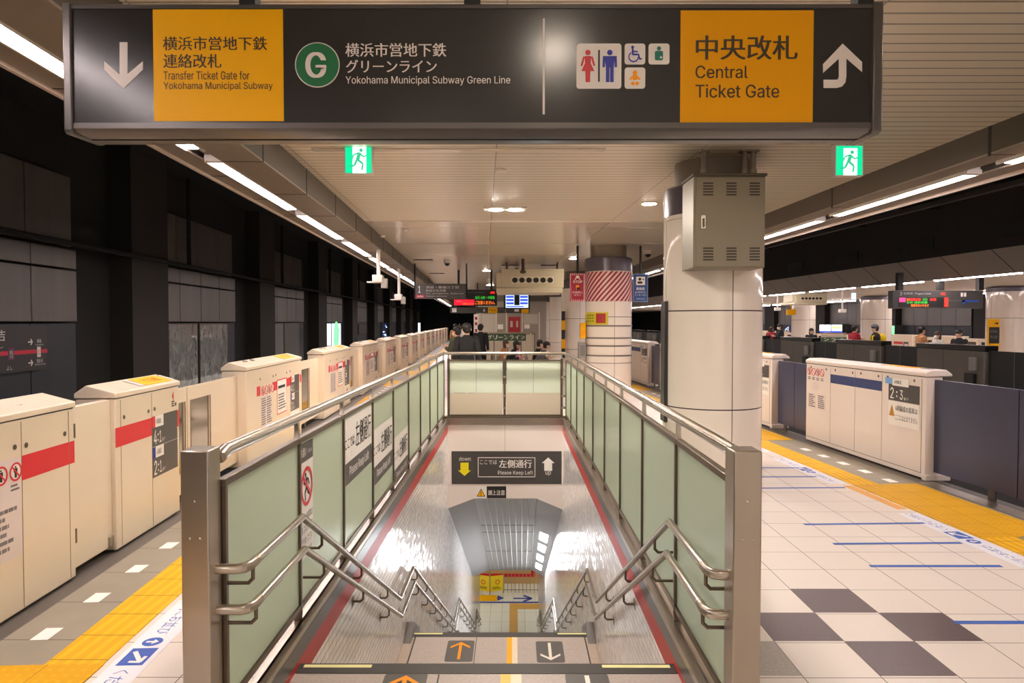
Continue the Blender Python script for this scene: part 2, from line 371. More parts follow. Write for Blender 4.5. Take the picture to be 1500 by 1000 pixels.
def figure(u, v, h, skirt=False):                    # plain standing pictogram, v = feet
    ps = [circ(u, v + h * .91, h * .085, 14)]
    if skirt: ps += [[(u - .1 * h, v + .8 * h), (u + .1 * h, v + .8 * h), (u + .09 * h, v + .58 * h), (u + .2 * h, v + .34 * h), (u - .2 * h, v + .34 * h), (u - .09 * h, v + .58 * h)], [(u - .07 * h, v), (u + .07 * h, v), (u + .08 * h, v + .34 * h), (u - .08 * h, v + .34 * h)], bar((u - .12 * h, v + .78 * h), (u - .2 * h, v + .5 * h), .06 * h), bar((u + .12 * h, v + .78 * h), (u + .2 * h, v + .5 * h), .06 * h)]
    else: ps += [[(u - .17 * h, v + .8 * h), (u + .17 * h, v + .8 * h), (u + .12 * h, v + .45 * h), (u - .12 * h, v + .45 * h)], bar((u - .18 * h, v + .8 * h), (u - .19 * h, v + .46 * h), .07 * h), bar((u + .18 * h, v + .8 * h), (u + .19 * h, v + .46 * h), .07 * h), bar((u - .065 * h, v + .47 * h), (u - .065 * h, v), .11 * h), bar((u + .065 * h, v + .47 * h), (u + .065 * h, v), .11 * h)]
    return ps
def runner(u, v, h, s=1):                            # running figure, v = lowest foot
    q = lambda a, b: (u + s * a * h, v + b * h)
    c = q(.12, .9); return [circ(c[0], c[1], .085 * h, 14), bar(q(.06, .8), q(-.04, .45), .16 * h), bar(q(.05, .76), q(.25, .6), .07 * h), bar(q(.25, .6), q(.36, .68), .06 * h), bar(q(.02, .78), q(-.2, .7), .07 * h), bar(q(-.2, .7), q(-.28, .52), .06 * h), bar(q(-.02, .48), q(.2, .3), .1 * h), bar(q(.2, .3), q(.16, .02), .08 * h), bar(q(-.06, .48), q(-.18, .22), .1 * h), bar(q(-.18, .22), q(-.4, .18), .08 * h)]
def prohibit(fc, u, v, r, lev=1, fig=True):
    fc.disc('warning_disc', u, v, r, white, lev)
    if fig: fc.polys('pictogram', figure(u, v - r * .62, r * 1.25), blackp, lev + 1)
    fc.ring('prohibition_ring', u, v, r * .8, r, red, lev + 2); fc.poly('prohibition_bar', bar((u - r * .62, v + r * .62), (u + r * .62, v - r * .62), r * .17), red, lev + 2)
def arrow(u, v, h, w, up=True, sw=.3, hh=.45):        # block arrow, centre (u, v)
    s = 1 if up else -1; y = lambda t: v + s * t * h
    return [(u, y(.5)), (u + w / 2, y(.5 - hh)), (u + w * sw / 2 + 1e-4, y(.5 - hh)), (u + w * sw / 2, y(-.5)), (u - w * sw / 2, y(-.5)), (u - w * sw / 2 - 1e-4, y(.5 - hh)), (u - w / 2, y(.5 - hh))]
def chevron(u, v, h, w, up=True, t=.2):               # open arrow like the platform signs
    s = 1 if up else -1; y = lambda k: v + s * k * h
    return [[(u, y(.5)), (u + w / 2, y(.5 - w / 2 / h)), (u + w / 2, y(.5 - w / 2 / h - t * 1.35 * w / h)), (u, y(.5 - t * 1.5 * w / h)), (u - w / 2, y(.5 - w / 2 / h - t * 1.35 * w / h)), (u - w / 2, y(.5 - w / 2 / h))], [(u - t * w / 2, y(.45)), (u - t * w / 2, y(-.5)), (u + t * w / 2, y(-.5)), (u + t * w / 2, y(.45))]]
def textlines(fc, u0, u1, v1, v0, n, m=grey, lev=2):  # rows of fine print too small to read
    ps = []; p = (v1 - v0) / n
    for i in range(n):
        e = u0 + (u1 - u0) * random.uniform(.7, 1); v = v1 - p * (i + .5); x = u0
        while x < e:
            w = random.uniform(.05, .16) * (u1 - u0); ps.append([(x, v - p * .25), (min(e, x + w), v - p * .25), (min(e, x + w), v + p * .25), (x, v + p * .25)]); x += w + .02 * (u1 - u0)
    return fc.polys('lettering', ps, m, lev)
# ================================================================== SETTING
YN, YF = -9.0, 90.0
SX0, SX1, SY0, SY1 = -1.235, .93, 3.50, 13.3          # the stairwell opening
LX, RX = -2.72, 5.16                                   # inner edge of the threshold strips, in the track frames
def lx(xl, y): return (xl - y * math.sin(AL)) / math.cos(AL)      # station x of a line of the left track at station y
def rx(xr, y, a=AR): return (xr - y * math.sin(a)) / math.cos(a)
b = MB()
def strip(y0, y1, xa, xb):
    b.quad((xa(y0), y0, 0), (xb(y0), y0, 0), (xb(y1), y1, 0), (xa(y1), y1, 0))
fa = lambda y: lx(LX, y); fb = lambda y: rx(RX, min(y, 24))
strip(YN, SY0, fa, fb); strip(SY1, 24, fa, fb); strip(24, YF, fa, fb); strip(SY0, SY1, fa, lambda y: SX0); strip(SY0, SY1, lambda y: SX1, fb)
struct(b.build('floor', floor_m), 'white tiled platform floor around the stairwell', 'floor')
# checker of plum tiles
for i, (x, y, w) in enumerate(((1.89, 4.42, 'single plum floor tile, top of the checker pattern'), (1.49, 4.02, 'plum floor tile touching the steel fence post side of the checker'), (2.29, 4.02, 'plum floor tile of the checker nearest the blue tape'), (1.89, 3.62, 'plum floor tile closest to the camera in the checker'))):
    o = MB().box(x + .003, x + .397, y + .003, y + .397, -.01, .0015).build('floor_tile', darktile); tag(o, w, 'tile', 'plum checker tiles in the platform floor')
o = MB().box(1.093, 1.487, 3.623, 4.017, -.01, .0014).build('floor_tile', greytile); tag(o, 'grey floor tile at the foot of the steel fence post', 'tile')  # mid grey, lighter than the plum tiles
# left platform edge, track frame
frame(ML)
struct(MB().box(-3.0, LX, YN, YF, -.3, .002).build('trim_1', thresh), 'dark metal threshold strip under the cream platform doors', 'trim')
es = MB().box(LX, -2.30, YN, YF, -.05, .0035).build('trim_2', slab_m); struct(es, 'grey concrete edge slabs beside the cream platform doors', 'trim')
for i in range(34):
    y = 2.03 + i * .55 if i < 20 else 13.6 + (i - 20) * .55
    if 6.7 < y < 9.2 or y < 3.9: continue
    MB().box(-2.56, -2.46, y - .11 + .03, y + .11 - .03, .0035, .005).build('dash_mark', white, es)
DOORL = [(1.0, 3.84)] + [(6.95 + 4.45 * k, 8.9 + 4.45 * k) for k in range(8)]
def strips(x0, x1, pads, y_end, side):
    ys = [YN] + [v for p_ in pads for v in p_] + [y_end]
    for i in range(0, len(ys), 2):
        o = MB().box(x0, x1, ys[i], ys[i + 1], -.05, .005).build('tactile_paving', tact_bar); tag(o, 'yellow barred tactile strip along the %s doors, %s stretch from behind the camera' % (side, ORD[i // 2]), 'tactile paving', 'barred strips at the %s doors' % side)
strips(-2.30, -1.99, DOORL, YF - 2, 'cream')
for i, (y0, y1) in enumerate(DOORL):
    o = MB().box(-2.71, -1.985, y0, y1, -.05, .007).build('tactile_paving', tact_dot)
    tag(o, 'yellow dotted tactile pad in front of the %s cream platform door from the camera' % ORD[i], 'tactile paving', 'dotted pads at the cream doors')
# right platform edge
frame(MRT)
struct(MB().box(RX, 5.5, YN, 27, -.3, .002).build('trim_3', thresh), 'dark metal threshold strip under the white and blue platform doors', 'trim')
es = MB().box(4.68, RX, YN, 27, -.05, .0035).build('trim_4', slab_m); struct(es, 'grey concrete edge slabs beside the blue platform doors', 'trim')
for i in range(30):
    y = 3.3 + i * .5
    if 5.3 < y < 7.6 or 9.9 < y < 11.4: continue
    MB().box(4.86, 4.96, y - .09, y + .09, .0035, .005).build('dash_mark', white, es)
for i in range(7):
    MB().box(RX + .02 + i * .028, RX + .035 + i * .028, 4, 7.7, .002, .006).build('tread_groove', steel, es)
strips(4.37, 4.68, ((5.66, 7.62), (10.6, 12.3), (14.7, 16.3), (18.7, 20.3)), 27, 'blue')
for i, (y0, y1) in enumerate(((5.66, 7.62), (10.6, 12.3), (14.7, 16.3), (18.7, 20.3))):
    o = MB().box(4.365, 5.12, y0, y1, -.05, .007).build('tactile_paving', tact_dot)
    tag(o, 'yellow dotted tactile pad in front of the %s blue platform door from the camera' % ORD[i], 'tactile paving', 'dotted pads at the blue doors')
frame(I4)
# ceiling slab and fascias
cl = lambda y: lx(-2.2, y); cr = lambda y: rx(5.06, y, AC)
b = MB()
for y0, y1 in ((YN, 14), (14, YF)): b.quad((cl(y0), y0, 3.8), (cl(y1), y1, 3.8), (cr(y1), y1, 3.8), (cr(y0), y0, 3.8))
struct(b.build('ceiling', ceil_m), 'beige slatted ceiling above the platform', 'ceiling')
b = MB()
for y in (8.15, 14.0, 20.0): b.box(cl(y) + .45, .85 + (y == 14) * .2, y - .06, y + .06, 3.772, 3.8)
def joints(o, fr, x, z0, z1, y0, n, dy):
    pass
frame(ML)
struct(MB().box(-2.26, -2.2, YN, YF, 3.49, 3.82).build('trim_5', taupe), 'taupe ceiling fascia above the cream platform doors', 'trim')
so = MB().box(-2.62, -2.2, YN, YF, 3.47, 3.49).box(-2.99, -2.78, YN, YF, 3.465, 3.485).box(-2.78, -2.62, YN, YF, 3.54, 3.56).build('trim_6', soffit_m); struct(so, 'pale lamp soffit above the cream platform doors', 'trim')
MB().box(-3.02, -2.985, YN, YF, 3.44, 3.75).build('lip', lip_m, so)
j = MB()
for k in range(24): j.box(-2.2025, -2.195, 5.6 + 1.87 * k, 5.625 + 1.87 * k, 3.47, 3.80).box(-2.62, -2.2, 5.6 + 1.87 * k, 5.612 + 1.87 * k, 3.4665, 3.47).box(-2.99, -2.78, 5.2 + 1.5 * k, 5.215 + 1.5 * k, 3.462, 3.466)
j.build('joint', black, so)
frame(MC)
struct(MB().box(5.06, 5.12, YN, YF, 3.53, 3.82).build('trim_7', taupe), 'taupe ceiling fascia above the blue platform doors', 'trim')
so = MB().box(5.06, 5.33, YN, YF, 3.51, 3.53).box(5.5, 5.75, YN, YF, 3.47, 3.49).box(5.33, 5.5, YN, YF, 3.56, 3.58).build('trim_8', soffit_m); struct(so, 'pale lamp soffit above the blue platform doors', 'trim')
MB().box(5.745, 5.78, YN, YF, 3.43, 3.8).build('lip', lip_m, so)
j = MB()
for k in range(20): j.box(5.055, 5.0625, 7.05 + 3.3 * k, 7.09 + 3.3 * k, 3.5, 3.80).box(5.06, 5.33, 7.05 + 3.3 * k, 7.06 + 3.3 * k, 3.507, 3.51)
j.build('joint', black, so)
# twin lamps along both edges
def lamp(x, y, z, w, label, group, grow=1.5):
    t = thing('strip_lamp', label, 'lamp', (x, y, z), group)
    MB().box(x - w / 2 - .03, x + w / 2 + .03, y - .06, y + 2 * grow + .11, z + .045, z + .09).build('lamp_housing', house_m, t)
    for k in (0, 1):
        y0 = y + k * (grow + .05)
        p = [(x - w / 2, z + .045), (x - w / 2, z + .012), (x - w / 2 + .025, z), (x + w / 2 - .025, z), (x + w / 2, z + .012), (x + w / 2, z + .045)]
        MB().prism(p, 1, y0, y0 + grow).build('lamp_lens', lens_m, t)
    for s in (-1, 1): MB().box(x + s * (w / 2 + .012), x + s * (w / 2 + .03), y - .06, y + 2 * grow + .11, z - .005, z + .05).build('reflector_lip', house_m, t)
    MB().box(x - w / 2 - .02, x + w / 2 + .02, y - .1, y - .005, z + .0, z + .05).build('end_cap', house_m, t)
    return t
frame(ML); l0 = lamp(-2.70, .25, 3.465, .13, 'first twin strip lamp over the cream platform doors, counting from the camera', 'strip lamps over the cream doors')
DL = ML @ Vector((0, 3.65, 0))
for k in range(1, 20):
    dup(l0, DL * k, '%s twin strip lamp over the cream platform doors, counting from the camera' % ORD[k].replace('first', 'first'))
dup(l0, DL * -1, 'twin strip lamp over the cream platform doors, behind the camera', 'strip lamps behind the camera'); dup(l0, DL * -2, 'twin strip lamp over the cream platform doors, furthest behind the camera', 'strip lamps behind the camera')
frame(MC); r0 = lamp(5.415, .56, 3.475, .13, 'first twin strip lamp over the blue platform doors, counting from the camera', 'strip lamps over the blue doors')
DR = MC @ Vector((0, 3.67, 0))
for k in range(1, 18): dup(r0, DR * k, '%s twin strip lamp over the blue platform doors, counting from the camera' % ORD[k])
dup(r0, DR * -1, 'twin strip lamp over the blue platform doors, behind the camera', 'strip lamps behind the camera'); dup(r0, DR * -2, 'twin strip lamp over the blue platform doors, furthest behind the camera', 'strip lamps behind the camera')
# ------------------------------------------------------------------ left tunnel
frame(ML)
struct(MB().box(-7.2, -3.0, YN, YF, -1.3, -1.15).build('floor_track', tunnel), 'dark track bed beyond the cream platform doors', 'floor')
struct(MB().box(-7.4, -2.2, YN, YF, 5.2, 5.4).build('ceiling_tunnel', tunnel), 'black tunnel ceiling beyond the cream platform doors', 'ceiling')
struct(MB().box(-7.4, -7.05, YN, YF, -1.2, 5.3).build('wall_left', tunnel), 'black tunnel wall behind the grey panels', 'wall')
WX = -6.9
PER = 8.05
SEG = [(7.6 + PER * k, 13.3 + PER * k) for k in range(-2, 9)]
def seg_y(px): return WX / math.tan(math.atan((px - 752) / F) + AL)
S0 = seg_y(228); S1 = seg_y(345)
COLW = PER - (S1 - S0)
n = 0
for k in range(-2, 9):
    y0, y1 = S0 + PER * k, S1 + PER * k
    w = thing('wall_panelling', 'bay of grey tunnel wall panels, %s from the near end beyond the cream doors' % ORD[n], 'wall', (WX, (y0 + y1) / 2, 0), None, 'structure')
    m = 4
    e = (y1 - y0) / m
    for i in range(m):
        a, c = y0 + e * i + .012, y0 + e * (i + 1) - .012
        MB().box(WX - .06, WX, a, c, 1.83, 2.70).box(WX - .06, WX, a, c, 2.73, 3.06).build('grey_panel', panel_m, w, .012)
        MB().box(WX - .16, WX - .08, a, c, 3.12, 4.3).build('upper_panel', panel_m, w)
        MB().box(WX - .1, WX - .03, a, c, -1.1, 1.80).build('slate_panel', panel_d, w)
    c = MB().box(WX - .3, WX + .28, y0 - 1.62, y0 - .02, -1.15, 5.2).build('tunnel_column', conc); struct(c, 'dark concrete tunnel column, %s from the near end beyond the cream doors' % ORD[n], 'column')
    n += 1
pp = MB().tube([(WX + .32, YN, 3.1), (WX + .32, YF, 3.1)], .045, 8).build('wall_pipe', tunnel); tag(pp, 'black pipe running along the tunnel wall beyond the cream doors', 'pipe')
for k in range(4):
    y = 8.6 + PER * k
    o = MB().tube([(WX + .1, y + 8.6, 3.1), (WX + .1, y + 8.6, 5.2)], .05, 8).build('drop_pipe', tunnel); tag(o, '%s vertical black pipe on the tunnel wall, counted from the camera' % ORD[k], 'pipe')
# posters, light boxes and the station name board on the left tunnel wall
def wallboard(name, label, cat, px0, px1, z0, z1, m, frame_m=dark, group=None, marks=None):
    y0, y1 = seg_y(px0), seg_y(px1)
    t = thing(name, label, cat, (WX, (y0 + y1) / 2, z0), group)
    MB().box(WX - .03, WX + .05, y0, y1, z0, z1).build('board_frame', frame_m, t)
    f = Face(t, (WX + .05, y0, z0), (0, 1, 0), (0, 0, 1)); w, h = y1 - y0, z1 - z0
    f.rect('board_face', .03, w - .03, .03, h - .03, m, 0, .006)
    if marks: marks(f, w, h)
    return t
film = mat('plastic_poster_film', (124, 124, 122), .12, coat=.6)
def _film(k):
    k.bump(k.noise(2.6, None, 3, (1, 1.2, .8)), .8, .12)
_film(NT(film))
wallboard('poster_board', 'grey poster frame under crinkled plastic film beside the concrete column', 'poster', 236, 286, .05, 1.79, film, steel_d)
wallboard('poster_board', 'narrower grey poster frame under crinkled film, second from the concrete column', 'poster', 289, 330, .05, 1.79, film, steel_d)
plain = mat('plain_grey_poster', (112, 108, 105), .4)
wallboard('poster_board', 'plain grey blank poster frame in the second panel bay', 'poster', 387, 413, .05, 1.79, plain, steel_d)
wallboard('poster_board', 'darker blank poster frame in the second panel bay', 'poster', 414, 436, .05, 1.79, mat('dim_grey_poster', (84, 82, 80), .4), steel_d)
def admark(f, w, h):
    f.poly('printed_patch', [(w * .08, h * .95), (w * .45, h * .95), (w * .2, h * .7), (w * .08, h * .75)], ad_b, 5); f.rect('printed_band', w * .05, w * .95, h * .28, h * .31, grey, 5)
wallboard('light_box', 'lit white advertising panel with a blue corner beyond the cream doors', 'light box', 470, 483, .3, 1.79, ad_w, dark, None, admark)
def admark2(f, w, h):
    f.polys('printed_patch', [circ(w * .5, h * .6, w * .3, 18), [(w * .1, h * .5), (w * .4, h * .4), (w * .3, h * .2)]], ad_g, 5); f.polys('pictogram', figure(w * .8, h * .7, h * .15), blackp, 6)
wallboard('light_box', 'lit white advertising panel with green patches beyond the cream doors', 'light box', 484, 497.5, .3, 1.79, ad_w, dark, None, admark2)
def admark3(f, w, h):
    for i in range(14):
        u, v = random.uniform(.05, .8) * w, random.uniform(.08, .85) * h; f.rect('printed_patch', u, u + w * random.uniform(.08, .2), v, v + h * random.uniform(.04, .1), random.choice([ad_w, ad_b, blackp]), 5)
    f.rect('printed_patch', w * .6, w * .9, h * .3, h * .45, led_o, 6)
wallboard('light_box', 'dark advertising panel with white and orange patches far along the tunnel wall', 'light box', 558, 571, .3, 1.79, mat('dark_ad', (20, 28, 60), .3, emit=.2), dark, None, admark3)
wallboard('light_box', 'far pale lit advertising panel beyond the cream doors', 'light box', 608, 615, .3, 1.79, ad_w)
wallboard('poster_board', 'small dark framed poster far along the tunnel wall', 'poster', 524, 536, 1.1, 1.72, mat('dark_poster', (60, 48, 54), .4), black)
y0, y1 = seg_y(-35), seg_y(62)
t = thing('station_name_board', 'black station name board with a red line and arrows on the tunnel wall', 'sign', (WX, y0, 1.1))
nb = mat('name_board_face', (44, 42, 44), .4)
MB().box(WX - .03, WX + .06, y0, y1, 1.08, 1.775).build('board_panel', nb, t)
f = Face(t, (WX + .06, y1, 1.08), (0, 1, 0), (0, 0, 1))
pale = mat('dim_white_print', (214, 208, 204), .5)
f.rect('route_line', -1.9, 0, .26, .32, mat('route_crimson', (190, 30, 60), .5), 0)
f.text('吉', -1.16, -1.0, .47, .63, pale, 0, .015); f.text('日', -1.48, -1.30, .47, .63, pale, 0, .015)
f.text('ひ よ し', -1.55, -1.05, .37, .42, pale, 0)
f.rect('line_badge', -.95, -.81, .19, .36, mat('badge_plum', (120, 40, 110), .5), 1); f.rect('line_badge', -.935, -.825, .205, .345, nb, 2); f.text('MG', -.92, -.84, .275, .33, pale, 3); f.text('03', -.92, -.84, .215, .27, pale, 3)
f.rect('line_badge', -.26, -.17, .2, .36, pale, 1); f.text('02', -.25, -.18, .24, .31, mat('route_crimson'), 2)
for v in (.44, .12):
    f.polys('arrow', [bar((-.48, v), (-.38, v), .02), bar((-.42, v + .045), (-.375, v), .02), bar((-.42, v - .045), (-.375, v), .02)], pale, 1)
f.text('綱島', -.26, -.15, .42, .48, pale, 1); f.text('Tsunashima', -.3, -.1, .38, .405, pale, 1); f.text('武蔵小杉', -.28, -.12, .11, .17, pale, 1); f.text('Musashi-kosugi', -.32, -.06, .07, .1, pale, 1); f.text('よし', -.98, -.86, .04, .1, pale, 1)
struct(MB().box(-2.2, -2.1, YN, YF, 3.81, 5.4).build('light_block_cream', tunnel), 'unseen black wall added above the cream side fascia to block light', 'wall')  # hidden wall, added to stop world light leaking over the ceiling
frame(MC); struct(MB().box(5.12, 5.22, YN, YF, 3.81, 5.6).build('light_block_blue', tunnel), 'unseen black wall added above the blue side fascia to block light', 'wall')  # same added light block on the blue side, out of view
# ------------------------------------------------------------------ right tunnel and the opposite platform
frame(MO)
struct(MB().box(20.75, 20.9, YN, YF, 3.05, 5.2).build('light_block_far', conc), 'unseen dark wall added over the far edge of the opposite platform to block light', 'wall')  # added out of view to keep world light off the far track
struct(MB().box(5.6, 12.4, YN, YF, -1.3, -1.15).build('floor_tracks', tunnel), 'dark double track bed between the two platforms', 'floor')
struct(MB().box(4.9, 12.2, YN, YF, 5.0, 5.2).build('ceiling_tracks', mat('dark_slab_soffit', (58, 52, 46), .85, var=.2, vscale=.5)), 'dark concrete ceiling over the double track', 'ceiling')
bh = MB().box(11.95, 12.1, YN, YF, 3.5, 5.1).build('wall_bulkhead', mat('dark_bulkhead', (44, 38, 34), .8, var=.2, vscale=.7)); struct(bh, 'dark concrete bulkhead above the opposite platform fascia', 'wall')
for k in range(7): MB().box(11.93, 11.96, 14.2 + k * 3.6, 15.5 + k * 3.6, 3.72, 4.0).build('vent_opening', black, bh)
for k, (x, z) in enumerate(((6.6, 4.3), (7.6, 4.6), (10.6, 4.5))):
    o = MB().box(x, x + .16, YN, 48, z, z + .1).build('cable_tray', mat('dark_tray', (60, 54, 50), .6)); tag(o, 'dark cable tray under the double track ceiling, %s from the blue doors' % ORD[k], 'cable tray')
for k in range(14):
    o = MB().box(5.9, 11.95, 4 + k * 3.4, 4.3 + k * 3.4, 4.7, 5.0).build('ceiling_beam', conc); struct(o, 'dark beam under the double track ceiling, %s from the camera' % ORD[k], 'beam')
b = MB().quad((12.0, YN, 3.5), (12.0, YF, 3.5), (12.62, YF, 2.97), (12.62, YN, 2.97)).quad((12.05, YN, 3.5), (12.66, YN, 2.97), (12.66, YF, 2.97), (12.05, YF, 3.5)).quad((12.62, YN, 2.97), (12.62, YF, 2.97), (12.66, YF, 2.97), (12.66, YN, 2.97))
of = b.build('trim_9', mat('grey_sloped_fascia', (160, 148, 135), .5, var=.06, vscale=.8)); struct(of, 'sloped grey fascia over the opposite platform', 'trim')
j = MB()
for k in range(40):
    y = 5 + 1.8 * k; j.quad((11.995, y, 3.5), (11.995, y + .03, 3.5), (12.615, y + .03, 2.968), (12.615, y, 2.968))
j.build('joint', conc, of)
struct(MB().box(12.55, 20.9, YN, YF, -.3, 0.0).build('floor_opposite', floor_m), 'white tiled floor of the opposite platform', 'floor')
struct(MB().box(12.83, 20.0, YN, YF, 3.05, 3.2).box(12.6, 20.9, YN, YF, 3.06, 3.2).build('ceiling_opposite', mat('opposite_ceiling', (198, 184, 164), .4)), 'beige ceiling of the opposite platform', 'ceiling')
struct(MB().box(20.9, 24.3, YN, YF, -1.3, -1.15).build('floor_far_track', tunnel), 'dark track bed beyond the opposite platform', 'floor')
struct(MB().box(20.9, 24.6, YN, YF, 5.0, 5.2).build('ceiling_far_track', tunnel), 'black ceiling beyond the opposite platform', 'ceiling')
struct(MB().box(24.4, 24.6, YN, YF, -1.3, 5.1).build('wall_right', tunnel), 'black tunnel wall beyond the opposite platform', 'wall')
OWX = 24.2
n = 0
for k in range(9):
    y0 = 9.0 + 8.05 * k; y1 = y0 + 5.6
    w = thing('wall_panelling', 'bay of grey tunnel wall panels beyond the opposite platform, %s from the camera' % ORD[k], 'wall', (OWX, (y0 + y1) / 2, 0), None, 'structure')
    for i in range(5):
        a, c = y0 + 1.12 * i + .015, y0 + 1.12 * (i + 1) - .015
        MB().box(OWX, OWX + .06, a, c, 1.65, 3.0).build('grey_panel', panel_m, w); MB().box(OWX, OWX + .06, a, c, 3.03, 4.4).build('upper_panel', panel_m, w); MB().box(OWX + .04, OWX + .1, a, c, -1.1, 1.62).build('slate_panel', panel_d, w)
    c = MB().box(OWX - .3, OWX + .3, y1 + .1, y1 + 1.9, -1.15, 5.1).build('tunnel_column', conc); struct(c, 'dark concrete tunnel column beyond the opposite platform, %s from the camera' % ORD[k], 'column')
# end walls: far end black; the two behind the camera added to block light
frame(I4)
struct(MB().box(-20, 30, YF - .5, YF, -2, 6).build('wall_end', tunnel), 'black far end of the tunnels', 'wall')
struct(MB().box(-9, -3.0, YN - .3, YN, -2, 6).build('light_block_cream_end', tunnel), 'black wall added behind the camera on the cream side to block light', 'wall')
struct(MB().box(5.8, 13.2, YN - .3, YN, -2, 6).build('light_block_blue_end', tunnel), 'black wall added behind the camera on the blue side to block light', 'wall')
# ------------------------------------------------------------------ pillars on the station grid
def pillar(x, y, r, zt, label, cap0=3.13, cap1=3.49):
    t = thing('pillar', label, 'pillar', (x, y, 0), None, 'structure')
    MB().lathe([(r, .0), (r, cap0 - .06), (r - .012, cap0 - .06), (r - .012, cap0 - .05), (r + .004, cap0 - .05), (r + .004, cap0)], x, y, 56).build('tile_shaft', pillar_m, t)
    MB().lathe([(r - .01, cap0), (r + .006, cap0), (r + .006, cap1 - .03), (r - .03, cap1)], x, y, 56).build('mauve_cap', purple, t)
    MB().lathe([(r * .78, cap1 - .01), (r * .78, zt)], x, y, 48).build('neck', neck_m, t)
    return t
PX = 2.51
pillar(PX, 9.0, .605, 3.8, 'round cream tiled pillar carrying the metal cabinet')
pillar(PX - .02, 18.66, .605, 3.8, 'round cream pillar wrapped in red and white diagonal stripes')
for i, y in enumerate((28.0, 37.3, 46.6, 55.9)): pillar(PX - .02, y, .605, 3.8, 'round cream pillar, %s beyond the striped one' % ORD[i])
for i, (x, y) in enumerate(((16.95, 24.4), (16.9, 33.2), (16.9, 41.5))): pillar(x, y, .66, 3.2, 'round cream pillar on the opposite platform, %s from the near end' % ORD[i], 2.86, 3.02)
# ------------------------------------------------------------------ stairwell
ST = []                                              # (y, z) profile of the stairs
y, z = SY0, 0.0
prof = [(y, z)]
z -= .161; prof.append((y, z)); y = 4.07; prof.append((y, z))
def flight(y, z, n, tread, y_end):
    for i in range(n):
        z -= .161; prof.append((y, z)); y += tread if i < n - 1 else 0
        if i < n - 1: prof.append((y, z))
    prof.append((y_end, z)); return y_end, z
y, z = flight(y, z, 10, .318, 8.14)
Z1 = z
y, z = flight(y, z, 19, .302, 14.9)
Z2 = z
y, z = flight(y, z, 20, .302, 22.2)
Z3 = z
y, z = flight(y, z, 10, .302, 25.4)
Z4 = z
b = MB(); x0, x1 = SX0 + .0, SX1 - .0
for i in range(len(prof) - 1):
    (ya, za), (yb, zb) = prof[i], prof[i + 1]; b.quad((x0, ya, za), (x1, ya, za), (x1, yb, zb), (x0, yb, zb))
sm = b.build('stairs', granite); struct(sm, 'speckled stone stairs going down in flights between tiled walls', 'stairs')
CX = (SX0 + SX1) / 2
ed = [(prof[i][0], prof[i][1]) for i in range(len(prof) - 1) if prof[i + 1][1] < prof[i][1]]
for i, (ya, za) in enumerate(ed):
    ns = MB().box(SX0 + .001, SX1 - .001, ya - .11, ya + .006, za - .04, za + .003).build('nosing', groove_m, sm)
    if i < 14:
        for u0, u1 in ((SX0 + .03, SX0 + .42), (SX1 - .42, SX1 - .03)): MB().box(u0, u1, ya - .045, ya - .012, za + .003, za + .005).build('glow_strip', glow_y, ns)
for y0, y1, zz in ((SY0 + .01, 3.95, -.161), (7.0, 8.02, Z1)):
    MB().box(-.07, -.015, y0, y1, zz, zz + .003).build('yellow_line', yellow, sm); MB().box(-.015, .045, y0, y1, zz, zz + .003).build('white_line', mat('cream_line', (236, 220, 190), .5), sm)
    MB().box(CX - .27, CX - .262, y0, y1, zz, zz + .002).build('joint', groove_m, sm)
def stair_plate(u, y0, y1, z, up, label, w=.3):
    t = thing('arrow_plate', label, 'floor sign', (u, (y0 + y1) / 2, z))
    f = Face(t, (u, (y0 + y1) / 2, z), (1, 0, 0), (0, 1, 0)); h = y1 - y0
    f.rrect('plate', -w / 2, w / 2, -h / 2, h / 2, .03, dark, 0)
    f.polys('arrow', chevron(0, 0, h * .82, w * .72, up, .15), orange if up else white, 2)
stair_plate(-.585, 7.44, 7.94, Z1, True, 'dark floor plate with an orange up arrow on the stair landing')
stair_plate(.40, 7.42, 7.92, Z1, False, 'dark floor plate with a white down arrow on the stair landing')
stair_plate(-.60, 3.62, 3.965, -.161, True, 'dark floor plate with an orange up arrow on the top stair', .24)
stair_plate(.41, 3.62, 3.965, -.161, False, 'dark floor plate with a white down arrow on the top stair', .24)
# gutters and small wedges beside the landing
gut = mat('gutter_tile', (176, 158, 144), .5, var=.2, vscale=40)
for s_, x in ((1, SX0), (-1, SX1)):
    MB().box(x, x + s_ * .11, 6.95, 8.02, Z1, Z1 + .004).build('gutter', gut, sm); MB().box(x + s_ * .11, x + s_ * .125, 6.95, 8.02, Z1, Z1 + .005).build('gutter_edge', groove_m, sm)
    for y_, z_ in ((8.14, Z1), (14.9, Z2), (22.2, Z3)): MB().prism([(y_ - .3, z_ + .0), (y_ + .5, z_ - .3), (y_ + .5, z_ - .16), (y_ + .02, z_ + .12)], 0, x, x + s_ * .09).build('stair_curb', mat('curb_grey', (110, 106, 104), .4), sm)
